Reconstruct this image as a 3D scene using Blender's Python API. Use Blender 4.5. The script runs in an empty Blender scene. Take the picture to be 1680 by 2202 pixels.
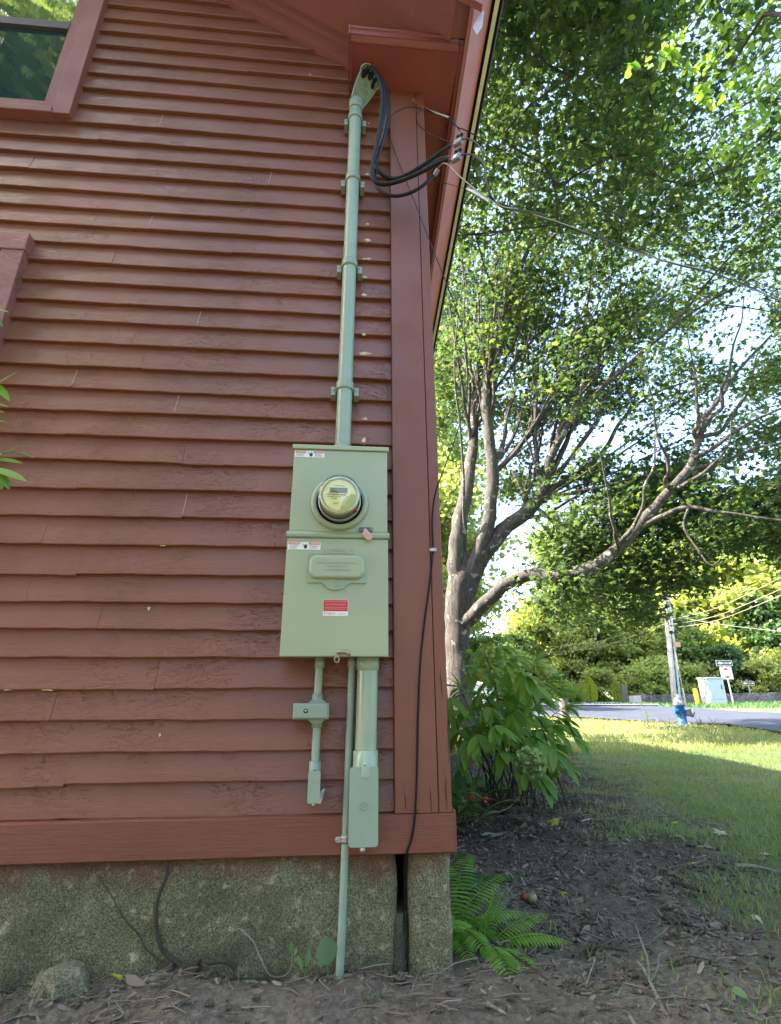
import bpy, math, random
import numpy as np
from mathutils import Vector, Matrix, noise
random.seed(7); rng = np.random.default_rng(7)
S = bpy.context.scene
COL = S.collection

# ---------------------------------------------------------------- camera
RX = Vector((0.99658738, -0.08239488, -0.00496773))
UX = Vector((-0.0234542, -0.34035902, 0.940003))
FX = Vector((0.07914224, 0.93667861, 0.34113001))
FPX = 1105.04
cam = bpy.data.cameras.new('camera')
cam.sensor_fit = 'HORIZONTAL'; cam.sensor_width = 36; cam.lens = 36 * FPX / 1680
cam.clip_start = 0.05; cam.clip_end = 2000
cob = bpy.data.objects.new('camera', cam); COL.objects.link(cob)
M = Matrix.Identity(4)
for i in range(3):
    M[i][0] = RX[i]; M[i][1] = UX[i]; M[i][2] = -FX[i]
cob.matrix_world = M
S.camera = cob

# ---------------------------------------------------------------- light
SUN = Vector((-0.88, 0.12, 1.0)).normalized()
w = bpy.data.worlds.new('World'); S.world = w; w.use_nodes = True
nt = w.node_tree; bg = nt.nodes['Background']
sky = nt.nodes.new('ShaderNodeTexSky'); sky.sky_type = 'NISHITA'; sky.sun_disc = False
sky.sun_elevation = math.asin(SUN.z); sky.sun_rotation = math.atan2(SUN.x, SUN.y)
sky.air_density = 1.0; sky.dust_density = 2.6; sky.ozone_density = 0.8
nt.links.new(sky.outputs[0], bg.inputs[0]); bg.inputs[1].default_value = 0.15
sl = bpy.data.lights.new('sun', 'SUN'); sl.energy = 4.6; sl.angle = math.radians(0.55); sl.color = (1.0, 0.93, 0.80)
so = bpy.data.objects.new('sun', sl); COL.objects.link(so)
so.rotation_euler = (-SUN).to_track_quat('-Z', 'Y').to_euler()
S.view_settings.view_transform = 'Standard'; S.view_settings.look = 'None'
S.view_settings.gamma = 1; S.view_settings.exposure = 2.72
S.cycles.max_bounces = 6; S.cycles.transparent_max_bounces = 8
S.cycles.diffuse_bounces = 4

# ---------------------------------------------------------------- pixel -> world helpers
YW = 1.862
def ray(px, py):
    d = FX + RX * ((px - 840) / FPX) + UX * ((1101 - py) / FPX)
    return d / d.y
def at(px, py, Y): return ray(px, py) * Y
GY = [-200, 1.8, 4, 8, 12, 17, 22, 30, 60, 90, 140, 600]
GZ = [-.775, -.775, -.76, -.70, -.6, -.46, -.40, -.40, -.38, 1.0, 3.5, 20]
def gz(y): return float(np.interp(y, GY, GZ))
def G(px, py):
    v = ray(px, py); Y = np.linspace(.8, 90, 12000)
    d = v.z * Y - np.interp(Y, GY, GZ); i = int(np.argmax(d < 0))
    if d[i] >= 0: i = 8000
    return Vector((v.x * Y[i], Y[i], gz(Y[i])))

# ---------------------------------------------------------------- mesh builder
class MB:
    def __init__(s): s.v = []; s.f = []; s.sm = []
    def add(s, verts, faces, smooth=False):
        o = len(s.v); s.v += [tuple(a) for a in verts]
        s.f += [tuple(i + o for i in f) for f in faces]; s.sm += [smooth] * len(faces)
        return s
    def box(s, x0, x1, y0, y1, z0, z1, b=0.0):
        if b <= 0:
            vs = [(x, y, z) for x in (x0, x1) for y in (y0, y1) for z in (z0, z1)]
            return s.add(vs, [(0, 1, 3, 2), (4, 6, 7, 5), (0, 4, 5, 1), (2, 3, 7, 6), (0, 2, 6, 4), (1, 5, 7, 3)])
        # bevelled front (towards -y): three rings
        def ring(i, y): return [(x0 + i, y, z0 + i), (x1 - i, y, z0 + i), (x1 - i, y, z1 - i), (x0 + i, y, z1 - i)]
        vs = ring(0, y1) + ring(0, y0 + b) + ring(b * .3, y0 + b * .3) + ring(b, y0)
        fs = [(3, 2, 1, 0), (12, 13, 14, 15)]
        for k in range(3):
            for i in range(4):
                j = (i + 1) % 4; fs.append((k * 4 + i, k * 4 + j, k * 4 + 4 + j, k * 4 + 4 + i))
        return s.add(vs, fs)
    def tube(s, pts, rad, n=8, caps=True, sub=0, smooth=True):
        pts = [Vector(p) for p in pts]
        rad = list(rad) if hasattr(rad, '__len__') else [rad] * len(pts)
        if sub: pts, rad = spline(pts, rad, sub)
        up = None; rings = []
        for i, p in enumerate(pts):
            d = (pts[min(i + 1, len(pts) - 1)] - pts[max(i - 1, 0)])
            if d.length < 1e-9: d = Vector((0, 0, 1))
            d.normalize()
            if up is None:
                up = d.cross(Vector((0, 1, 0)) if abs(d.y) < .9 else Vector((1, 0, 0))).normalized()
            up = (up - d * up.dot(d));
            if up.length < 1e-6: up = d.orthogonal()
            up.normalize(); sd = d.cross(up)
            rings.append([p + (up * math.cos(2 * math.pi * k / n) + sd * math.sin(2 * math.pi * k / n)) * rad[i] for k in range(n)])
        vs = [q for r in rings for q in r]; fs = []
        for i in range(len(pts) - 1):
            for k in range(n):
                k2 = (k + 1) % n; fs.append((i * n + k, i * n + k2, (i + 1) * n + k2, (i + 1) * n + k))
        s.add(vs, fs, smooth)
        if caps:
            s.add(rings[0], [tuple(range(n))[::-1]]); s.add(rings[-1], [tuple(range(n))])
        return s
    def lathe(s, prof, c, axis='z', n=32, smooth=True):
        # prof: (r, h) along axis; axis 'y' means h goes towards -y
        vs = []
        for r, h in prof:
            for k in range(n):
                a = 2 * math.pi * k / n
                if axis == 'z': vs.append((c[0] + r * math.cos(a), c[1] + r * math.sin(a), c[2] + h))
                else: vs.append((c[0] + r * math.cos(a), c[1] - h, c[2] + r * math.sin(a)))
        fs = []
        for i in range(len(prof) - 1):
            for k in range(n):
                k2 = (k + 1) % n; fs.append((i * n + k, i * n + k2, (i + 1) * n + k2, (i + 1) * n + k))
        s.add(vs, fs, smooth)
        return s
    def prism(s, poly, y0, y1):     # poly in (x,z); extruded along y from y0 (front) to y1
        n = len(poly)
        vs = [(a, y0, b) for a, b in poly] + [(a, y1, b) for a, b in poly]
        fs = [tuple(range(n)), tuple(range(n, 2 * n))[::-1]] + [(i, i + n, (i + 1) % n + n, (i + 1) % n) for i in range(n)]
        return s.add(vs, fs)
    def grid(s, P, smooth=True):    # P[i][j] points
        a, b = len(P), len(P[0])
        vs = [p for r in P for p in r]
        fs = [(i * b + j, i * b + j + 1, (i + 1) * b + j + 1, (i + 1) * b + j) for i in range(a - 1) for j in range(b - 1)]
        return s.add(vs, fs, smooth)
    def build(s, name, mat, parent=None, **tags):
        off = root_loc(parent)
        me = bpy.data.meshes.new(name)
        vs = [(a[0] - off[0], a[1] - off[1], a[2] - off[2]) for a in s.v] if parent else s.v
        me.from_pydata(vs, [], s.f)
        me.polygons.foreach_set('use_smooth', s.sm)
        if mat: me.materials.append(mat)
        me.update()
        o = bpy.data.objects.new(name, me); COL.objects.link(o)
        if parent: o.parent = parent
        tag(o, **tags)
        return o
def root_loc(p):
    if not p: return (0, 0, 0)
    while p.parent: p = p.parent
    return p.location
def tag(o, label=None, cat=None, group=None, kind=None):
    if label: o['label'] = label
    if cat: o['category'] = cat
    if group: o['group'] = group
    if kind: o['kind'] = kind
    return o
def thing(name, loc, label, cat, group=None):
    o = bpy.data.objects.new(name, None); COL.objects.link(o); o.location = loc
    o.empty_display_size = .2
    return tag(o, label, cat, group)
def spline(pts, rad, sub):
    P = [pts[0]] + pts + [pts[-1]]; Rr = [rad[0]] + rad + [rad[-1]]; out = []; ro = []
    for i in range(1, len(P) - 2):
        for k in range(sub):
            t = k / sub; a, b, c, d = P[i - 1], P[i], P[i + 1], P[i + 2]
            out.append(.5 * ((2 * b) + (c - a) * t + (2 * a - 5 * b + 4 * c - d) * t * t + (3 * b - a - 3 * c + d) * t ** 3))
            ro.append(Rr[i] * (1 - t) + Rr[i + 1] * t)
    out.append(pts[-1]); ro.append(rad[-1])
    return out, ro
def rounded(x0, x1, z0, z1, r, n=5):
    out = []
    for cx, cz, a0 in ((x1 - r, z1 - r, 0), (x0 + r, z1 - r, 90), (x0 + r, z0 + r, 180), (x1 - r, z0 + r, 270)):
        for k in range(n + 1):
            a = math.radians(a0 + 90 * k / n); out.append((cx + r * math.cos(a), cz + r * math.sin(a)))
    return out
def copy_tree(o, loc, rz=0, sc=1, label=None):
    c = o.copy(); COL.objects.link(c); c.location = loc; c.rotation_euler = (0, 0, rz); c.scale = (sc, sc, sc)
    if label: c['label'] = label
    for ch in o.children:
        d = ch.copy(); COL.objects.link(d); d.parent = c
        for g in ch.children:
            e = g.copy(); COL.objects.link(e); e.parent = d
    return c

# ---------------------------------------------------------------- materials
def newmat(name):
    m = bpy.data.materials.new(name); m.use_nodes = True
    nt = m.node_tree; return m, nt, nt.nodes['Principled BSDF'], nt.nodes['Material Output']
def N(nt, t, **kw):
    n = nt.nodes.new(t)
    for k, v in kw.items():
        if k in n.inputs: n.inputs[k].default_value = v
        else: setattr(n, k, v)
    return n
def ramp(nt, stops, src=None):
    r = nt.nodes.new('ShaderNodeValToRGB'); el = r.color_ramp.elements
    while len(el) < len(stops): el.new(0.5)
    for e, (p, c) in zip(el, stops):
        e.position = p; e.color = (*c, 1) if len(c) == 3 else c
    if src: nt.links.new(src, r.inputs[0])
    return r
def g3(v): return (v, v, v)
def coords(nt, scale=(1, 1, 1)):
    t = N(nt, 'ShaderNodeTexCoord'); mp = N(nt, 'ShaderNodeMapping'); mp.inputs['Scale'].default_value = scale
    nt.links.new(t.outputs['Object'], mp.inputs[0]); return mp.outputs[0]
def nz(nt, vec, scale, detail=4, rough=.55, dist=0):
    n = N(nt, 'ShaderNodeTexNoise', Scale=scale, Detail=detail, Roughness=rough, Distortion=dist)
    nt.links.new(vec, n.inputs['Vector']); return n.outputs[0]
def mixc(nt, fac, a, b, mode='MIX'):
    m = nt.nodes.new('ShaderNodeMix'); m.data_type = 'RGBA'; m.blend_type = mode
    for sock, val in ((m.inputs[0], fac), (m.inputs[6], a), (m.inputs[7], b)):
        if isinstance(val, bpy.types.NodeSocket): nt.links.new(val, sock)
        elif isinstance(val, (int, float)): sock.default_value = val
        else: sock.default_value = (*val, 1)
    return m.outputs[2]
def math_(nt, op, a, b=None, clamp=False):
    m = nt.nodes.new('ShaderNodeMath'); m.operation = op; m.use_clamp = clamp
    for i, v in enumerate((a, b)):
        if v is None: continue
        if isinstance(v, bpy.types.NodeSocket): nt.links.new(v, m.inputs[i])
        else: m.inputs[i].default_value = v
    return m.outputs[0]
def bump(nt, bs, h, strength, dist=.01, prev=None):
    b = N(nt, 'ShaderNodeBump', Strength=strength, Distance=dist)
    nt.links.new(h, b.inputs['Height'])
    if prev: nt.links.new(prev, b.inputs['Normal'])
    if bs: nt.links.new(b.outputs[0], bs.inputs['Normal'])
    return b.outputs[0]
def paint(name, col, peel=1.0, rough=.45, vertical=False, var=.35):
    m, nt, bs, out = newmat(name)
    sc = (1, 1, 3.0) if not vertical else (3.0, 3.0, 1)
    v = coords(nt, sc); v1 = coords(nt)
    zone = ramp(nt, [(.47, g3(0)), (.66, g3(1))], nz(nt, v1, 3.4, 3)).outputs[0]
    n1 = nz(nt, v, 15, 7, .62, .4)
    pl = ramp(nt, [(.505, g3(0)), (.52, g3(.75)), (.60, g3(.75)), (.615, g3(1))], n1).outputs[0]
    n2 = nz(nt, v, 34, 6, .7, .8)
    chips = ramp(nt, [(.60, g3(0)), (.615, g3(1))], n2).outputs[0]
    ch = math_(nt, 'MULTIPLY', chips, zone)
    fine = nz(nt, v1, 260, 3, .6)
    grain = nz(nt, coords(nt, (3, 3, 60) if not vertical else (60, 60, 2)), 3, 5, .6)
    b1 = bump(nt, None, math_(nt, 'MULTIPLY', pl, math_(nt, 'ADD', zone, .10)), .75 * peel, .004)
    b2 = bump(nt, None, ch, .8 * peel, .005, b1)
    b3 = bump(nt, None, grain, .4, .003, b2)
    bump(nt, bs, fine, .25, .001, b3)
    big = nz(nt, v1, 1.3, 4, .6)
    c = mixc(nt, ramp(nt, [(.35, g3(0)), (.65, g3(1))], big).outputs[0], tuple(a * (1 - var * .45) for a in col), tuple(min(1, a * (1 + var * .45)) for a in col))
    c = mixc(nt, math_(nt, 'MULTIPLY', ch, .25), c, tuple(min(1, a * 1.5 + .02) for a in col))
    c = mixc(nt, math_(nt, 'MULTIPLY', ramp(nt, [(.5, g3(0)), (.75, g3(1))], nz(nt, coords(nt, (1, 1, 8)), 6, 5)).outputs[0], .12), c, tuple(a * .55 for a in col))
    nt.links.new(c, bs.inputs['Base Color'])
    r = ramp(nt, [(.3, g3(rough - .08)), (.7, g3(rough + .16))], nz(nt, v1, 5, 4)).outputs[0]
    nt.links.new(r, bs.inputs['Roughness'])
    bs.inputs['Specular IOR Level'].default_value = .55
    return m
def plain(name, col, rough=.5, metal=0, var=.12, nscale=20, bstr=.05, spec=.5, bdist=.001):
    m, nt, bs, out = newmat(name)
    v = coords(nt)
    n = nz(nt, v, nscale, 5)
    c = mixc(nt, ramp(nt, [(.3, g3(0)), (.7, g3(1))], n).outputs[0], tuple(a * (1 - var) for a in col), tuple(min(1, a * (1 + var)) for a in col))
    nt.links.new(c, bs.inputs['Base Color'])
    bs.inputs['Roughness'].default_value = rough; bs.inputs['Metallic'].default_value = metal
    bs.inputs['Specular IOR Level'].default_value = spec
    if bstr: bump(nt, bs, nz(nt, v, nscale * 6, 3), bstr, bdist)
    return m
def foliage(name, cols, trans=.45, rough=.5, yellow=1.0):
    m, nt, bs, out = newmat(name)
    g = N(nt, 'ShaderNodeNewGeometry')
    k = len(cols)
    r = ramp(nt, [(i / (k - 1), c) for i, c in enumerate(cols)], g.outputs['Random Per Island'])
    nt.links.new(r.outputs[0], bs.inputs['Base Color'])
    bs.inputs['Roughness'].default_value = rough; bs.inputs['Specular IOR Level'].default_value = .35
    t = N(nt, 'ShaderNodeBsdfTranslucent')
    tc = mixc(nt, 1.0, r.outputs[0], (1.95 * yellow, 1.85, .95), 'MULTIPLY')
    nt.links.new(tc, t.inputs[0])
    mx = N(nt, 'ShaderNodeMixShader'); mx.inputs[0].default_value = trans
    nt.links.new(bs.outputs[0], mx.inputs[1]); nt.links.new(t.outputs[0], mx.inputs[2])
    nt.links.new(mx.outputs[0], out.inputs[0])
    return m

RED = (.195, .066, .033)
M_SIDE = paint('red clapboard paint', RED, 1.0, .38)
M_TRIM = paint('red trim paint', (.19, .058, .030), .28, .45, vertical=True)
M_SKIRT = paint('red skirt paint', (.19, .056, .030), .6, .48)
M_SOFF = paint('red soffit paint', (.22, .046, .036), .12, .5, var=.25)
M_RAKE = paint('red rake paint', (.235, .078, .060), .2, .5, var=.25)
M_FAS = paint('bounce lit red board', (.36, .085, .062), .12, .42, vertical=True, var=.2)  # lighter red: bounce light from the sunlit ground put into the colour
M_PEEL = paint('heavily peeling red casing', (.26, .10, .085), 2.2, .35)
M_CREAM = plain('cream metal edge', (.86, .83, .66), .4)
M_BLACK = plain('black rubber', (.005, .005, .006), .5, spec=.3, var=.1, nscale=60)
M_DARK = plain('dark void', (.01, .009, .008), .9, bstr=0)
M_SHINGLE = plain('asphalt shingle', (.035, .034, .035), .9, var=.4, nscale=60, bstr=.4)
M_GREEN = plain('grey green enamel', (.325, .362, .222), .36, var=.035, nscale=9, bstr=.02)
M_GREEN2 = plain('grey green enamel trim', (.285, .335, .212), .26, var=.05, nscale=9, bstr=.02)
M_PVC = plain('grey green painted pipe', (.265, .34, .255), .34, var=.05, nscale=14, bstr=.04)
M_PVC2 = plain('grey green painted fitting', (.245, .31, .235), .38, var=.05, nscale=14, bstr=.05)
M_GALV = plain('galvanised metal', (.42, .43, .42), .35, metal=.7, var=.15)
M_HASP = plain('weathered brass latch', (.30, .27, .17), .4, metal=.6, var=.2)
M_WHITE = plain('white vinyl label', (.75, .74, .68), .4, var=.04)
M_REDL = plain('red label', (.58, .012, .02), .35, var=.05)
M_ORL = plain('orange red header', (.70, .10, .05), .4, var=.05)
M_INK = plain('black ink', (.03, .03, .03), .5, bstr=0)
M_GREYINK = plain('grey ink', (.22, .24, .2), .5, bstr=0)
M_DIAL = plain('pale yellow dial', (.84, .80, .36), .5, var=.04)
M_DIAL2 = plain('olive dial sector', (.48, .48, .19), .5, var=.04)
M_LCD = plain('grey lcd', (.15, .16, .10), .25, var=.1)
M_PINK = plain('faded pink plastic', (.55, .33, .26), .45, var=.15, nscale=80)
M_GALVD = plain('dark latch metal', (.10, .11, .09), .35, metal=.5)
M_CONN = plain('grey connector', (.19, .18, .22), .35, var=.15)
M_CABLEG = plain('grey telephone wire', (.030, .027, .028), .55, var=.2)
M_ALUW = plain('bare aluminium strand', (.34, .31, .25), .6, metal=.1, var=.3, nscale=200, bstr=.3)
M_PALE = plain('bare pale wood chip', (.56, .50, .27), .8, var=.4, nscale=120, bstr=.3)
M_CAULK = plain('pale exposed primer', (.44, .33, .28), .8, var=.2, nscale=120)
def glass(ior):
    m, nt, bs, out = newmat('window glass')
    bs.inputs['Base Color'].default_value = (.018, .035, .036, 1); bs.inputs['Roughness'].default_value = .015
    bs.inputs['IOR'].default_value = ior; bs.inputs['Specular IOR Level'].default_value = 1.0
    bump(nt, bs, nz(nt, coords(nt, (6, 1, 1.2)), 3, 4), .12, .004)
    return m
M_GLASS = glass(2.2)
M_GLASSL = glass(1.45)
def clear():
    m, nt, bs, out = newmat('clear meter cover')
    gl = N(nt, 'ShaderNodeBsdfGlossy', Roughness=.04); tr = N(nt, 'ShaderNodeBsdfTransparent')
    tr.inputs[0].default_value = (.985, .99, .95, 1)
    fr = N(nt, 'ShaderNodeLayerWeight', Blend=.22); mx = N(nt, 'ShaderNodeMixShader')
    f = math_(nt, 'ADD', math_(nt, 'MULTIPLY', fr.outputs['Fresnel'], .9), .05)
    nt.links.new(f, mx.inputs[0]); nt.links.new(tr.outputs[0], mx.inputs[1]); nt.links.new(gl.outputs[0], mx.inputs[2])
    nt.links.new(mx.outputs[0], out.inputs[0]); return m
M_CLEAR = clear()
def stone(name, a, b, c, paintline=None, sc=1):
    m, nt, bs, out = newmat(name)
    v = coords(nt); n1 = nz(nt, v, 2.2 * sc, 5, .6); n2 = nz(nt, v, 210 * sc, 4, .8); n3 = nz(nt, v, 28 * sc, 5, .7)
    c1 = mixc(nt, ramp(nt, [(.38, g3(0)), (.62, g3(1))], n1).outputs[0], a, b)
    c1 = mixc(nt, ramp(nt, [(.42, g3(0)), (.60, g3(1))], n2).outputs[0], mixc(nt, .82, c1, (.03, .028, .015)), c1)
    c1 = mixc(nt, ramp(nt, [(.56, g3(0)), (.70, g3(.85))], n3).outputs[0], c1, c)
    c1 = mixc(nt, ramp(nt, [(.48, g3(0)), (.72, g3(.5))], nz(nt, coords(nt, (1, 1, .6)), 3.1, 6, .7, .8)).outputs[0], c1, (.075, .07, .045))
    if paintline is not None:
        t = N(nt, 'ShaderNodeTexCoord'); sp = N(nt, 'ShaderNodeSeparateXYZ'); nt.links.new(t.outputs['Object'], sp.inputs[0])
        h = math_(nt, 'ADD', sp.outputs[2], math_(nt, 'MULTIPLY', nz(nt, coords(nt, (1, 1, .25)), 9, 6, .7), .22))
        f = ramp(nt, [(.0, g3(0)), (.06, g3(1))], math_(nt, 'SUBTRACT', h, paintline)).outputs[0]
        c1 = mixc(nt, math_(nt, 'MULTIPLY', f, .55), c1, (.17, .045, .028))
    nt.links.new(c1, bs.inputs['Base Color']); bs.inputs['Roughness'].default_value = .9; bs.inputs['Specular IOR Level'].default_value = .2
    b = bump(nt, None, n3, .7, .008); bump(nt, bs, n2, .8, .005, b)
    return m
HB = Vector((0, 3, -.775))   # house empty
M_GRAN = stone('mossy granite', (.24, .225, .125), (.38, .355, .20), (.55, .51, .32), paintline=-.448 + .775 + .035)
M_GRAN2 = stone('grey rubble stone', (.13, .12, .085), (.19, .17, .11), (.27, .24, .14))
M_ROCK = stone('pale fieldstone', (.22, .21, .15), (.30, .28, .18), (.36, .33, .2))
def bark(name, a, b, lichen=None, sc=1):
    m, nt, bs, out = newmat(name)
    v = coords(nt, (1, 1, .22)); n1 = nz(nt, v, 20 * sc, 8, .75, .6); v0 = coords(nt)
    c = mixc(nt, ramp(nt, [(.35, g3(0)), (.65, g3(1))], n1).outputs[0], a, b)
    if lichen:
        c = mixc(nt, ramp(nt, [(.60, g3(0)), (.64, g3(.9))], nz(nt, v0, 6, 4, .6, .5)).outputs[0], c, lichen)
    nt.links.new(c, bs.inputs['Base Color']); bs.inputs['Roughness'].default_value = .9
    bump(nt, bs, n1, 1.0, .045)
    return m
M_BARK = bark('maple bark', (.035, .030, .026), (.135, .115, .10), (.34, .35, .29))  # darker bark: canopy shade on the limbs put into the colour
M_BARK2 = bark('grey brown bark', (.035, .028, .024), (.09, .075, .065))
M_TWIG = bark('dry twig', (.16, .12, .08), (.30, .25, .18), sc=3)
M_VINE = bark('dead vine', (.07, .055, .035), (.15, .12, .08), sc=3)
M_PALEST = bark('pale stripped stick', (.36, .33, .24), (.5, .46, .36), sc=3)

F_MAPLE = foliage('maple leaves', [(.028, .058, .030), (.042, .080, .036), (.065, .108, .040), (.046, .084, .038), (.13, .17, .045)], .52)
F_ELM = foliage('beech leaves', [(.08, .17, .03), (.13, .23, .04), (.20, .29, .06)], .6)
F_BG1 = foliage('yellow green leaves', [(.21, .28, .08), (.28, .33, .11), (.36, .38, .15)], .5)  # sunlight on the far trees put into this and the next leaf colour
F_BG2 = foliage('mid green leaves', [(.13, .20, .07), (.18, .26, .09), (.25, .31, .12)], .45)
F_BG3 = foliage('dark green leaves', [(.05, .10, .05), (.08, .15, .06), (.12, .19, .08)], .4)
F_HYD = foliage('hydrangea leaves', [(.08, .19, .03), (.15, .28, .04), (.22, .33, .06), (.10, .21, .035)], .45, .34)
F_FERN = foliage('fern fronds', [(.14, .29, .04), (.22, .38, .055), (.09, .20, .03)], .45)
F_FERN2 = foliage('dark fern fronds', [(.03, .09, .02), (.05, .14, .03), (.04, .11, .02)], .4)
F_ARB = foliage('golden arborvitae', [(.30, .36, .02), (.38, .42, .03), (.24, .32, .03)], .4)
F_GRASS = foliage('grass blades', [(.11, .20, .07), (.16, .25, .09), (.26, .28, .14), (.14, .22, .08)], .4)
F_SUNG = foliage('sunlit grass', [(.26, .29, .10), (.36, .36, .17), (.19, .26, .08)], .35)  # paler copy of the lawn grass with sunlight put into the colour
F_FLOW = foliage('pale green florets', [(.24, .34, .12), (.33, .42, .18), (.18, .28, .09)], .3)
F_LITTER = foliage('leaf litter', [(.08, .062, .05), (.15, .12, .09), (.24, .19, .14), (.12, .095, .07), (.20, .165, .125), (.28, .24, .19)], .1, .8)
F_YEL = foliage('yellow fallen leaf', [(.42, .40, .04), (.40, .42, .06)], .3)
F_PALE = foliage('pale fallen leaf', [(.42, .42, .30), (.36, .40, .28)], .2)
F_GL = foliage('green fallen leaf', [(.14, .24, .12), (.18, .28, .12)], .3)
F_BR = foliage('tan fallen leaf', [(.26, .2, .13), (.32, .25, .17)], .2)
M_BERRY = plain('red berry', (.7, .06, .02), .25)

# ---------------------------------------------------------------- leaf meshes
def T_maple():
    prof = [(-90, .10), (-62, .42), (-38, .30), (-18, .72), (-2, .48), (22, .95), (44, .50), (68, .62), (90, 1.1)]
    pts = [(r * math.cos(math.radians(a)), r * math.sin(math.radians(a)) + .1) for a, r in prof]
    pts += [(-x, y) for x, y in pts[-2:0:-1]]
    v = [(0, .15, .06)] + [(x * .5, y * .5, -.05 * (x * x + y * y)) for x, y in pts]
    n = len(pts); return np.array(v), [(0, i + 1, (i + 1) % n + 1) for i in range(n)]
def T_oval(w=.28, fold=.08):
    ys = [-.5, -.3, 0, .28, .5]; ws = [0.02, w * .8, w, w * .62, .01]
    v = []; f = []
    for y, a in zip(ys, ws): v += [(-a, y, fold * a / w), (0, y, -.06 * y * y * 4), (a, y, fold * a / w)]
    for i in range(4):
        for j in range(2): f.append((i * 3 + j, i * 3 + j + 1, i * 3 + j + 4, i * 3 + j + 3))
    return np.array(v), f
def T_blob():
    v = [(-.5, -.12, 0), (-.1, -.5, .08), (.45, -.3, 0), (.5, .2, .1), (.05, .5, 0), (-.4, .35, .1)]
    return np.array(v), [(0, 1, 2, 3), (0, 3, 4, 5)]
def T_chip():
    return np.array([(-.25, -.8, 0), (.2, -.9, .1), (.35, .3, .05), (.1, 1.0, .12), (-.3, .5, 0)]), [(0, 1, 2, 3, 4)]
def leafmesh(name, mat, P, size, T, up=.8, parent=None, droop=None, **tags):
    V, F = T; n = len(P); P = np.asarray(P, float)
    nrm = rng.normal(size=(n, 3)) * .6 + np.array([0, 0, up]); nrm /= np.linalg.norm(nrm, axis=1)[:, None]
    t = rng.normal(size=(n, 3))
    if droop is not None: t = t * .5 + np.asarray(droop)
    t -= nrm * (t * nrm).sum(1)[:, None]; t /= np.linalg.norm(t, axis=1)[:, None]
    b = np.cross(t, nrm)
    off = np.array(root_loc(parent)) if parent else np.zeros(3)
    sz = np.asarray(size)[:, None, None] if hasattr(size, '__len__') else size
    W = P[:, None, :] - off + sz * (V[None, :, 0, None] * b[:, None, :] + V[None, :, 1, None] * t[:, None, :] + V[None, :, 2, None] * nrm[:, None, :])
    W = W.reshape(-1, 3)
    loops = np.concatenate([np.array(f) for f in F]); lens = np.array([len(f) for f in F])
    me = bpy.data.meshes.new(name)
    me.vertices.add(len(W)); me.vertices.foreach_set('co', W.ravel())
    L = (loops[None, :] + (np.arange(n) * len(V))[:, None]).ravel()
    me.loops.add(len(L)); me.loops.foreach_set('vertex_index', L.astype(np.int32))
    ln = np.tile(lens, n); st = np.concatenate([[0], np.cumsum(ln)[:-1]])
    me.polygons.add(len(ln)); me.polygons.foreach_set('loop_start', st.astype(np.int32)); me.polygons.foreach_set('loop_total', ln.astype(np.int32))
    me.materials.append(mat); me.update(calc_edges=True); me.validate()
    o = bpy.data.objects.new(name, me); COL.objects.link(o)
    if parent: o.parent = parent
    return tag(o, **tags)
def strip_leaf(mb, base, d, up, length, width, droop=.3, n=6, fold=.15, shape=None):
    d = Vector(d).normalized(); up = Vector(up); up = (up - d * up.dot(d)).normalized(); sd = d.cross(up)
    p = Vector(base); P = []
    for i in range(n + 1):
        t = i / n
        wdt = (shape(t) if shape else math.sin(math.pi * min(1, t * .93 + .05)) ** .8) * width * .5
        P.append([p - sd * wdt + up * fold * wdt, p.copy(), p + sd * wdt + up * fold * wdt])
        d = (d + Vector((0, 0, -droop / n))).normalized(); p = p + d * (length / n)
        up = (up - d * up.dot(d)).normalized(); sd = d.cross(up)
    mb.grid(P)

# ---------------------------------------------------------------- text
def text(s, x, y, z, size, mat, parent, name='lettering', ext=.0004, sx=1.0, bold=0, align='CENTER', rot=0, **tags):
    cu = bpy.data.curves.new(name, 'FONT'); cu.body = s; cu.size = size; cu.align_x = align; cu.align_y = 'CENTER'
    cu.extrude = ext; cu.offset = bold; cu.resolution_u = 2
    o = bpy.data.objects.new('tmp', cu); COL.objects.link(o)
    me = bpy.data.meshes.new_from_object(o.evaluated_get(bpy.context.evaluated_depsgraph_get()))
    bpy.data.objects.remove(o)
    off = Vector(root_loc(parent)) if parent else Vector()
    T = Matrix.Translation(Vector((x, y, z)) - off) @ Matrix.Rotation(rot, 4, 'Y') @ Matrix.Rotation(math.pi / 2, 4, 'X') @ Matrix.Diagonal((sx, 1, 1, 1))
    me.transform(T); me.materials.clear(); me.materials.append(mat); me.name = name
    q = bpy.data.objects.new(name, me); COL.objects.link(q); q.parent = parent
    return tag(q, **tags)

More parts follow.
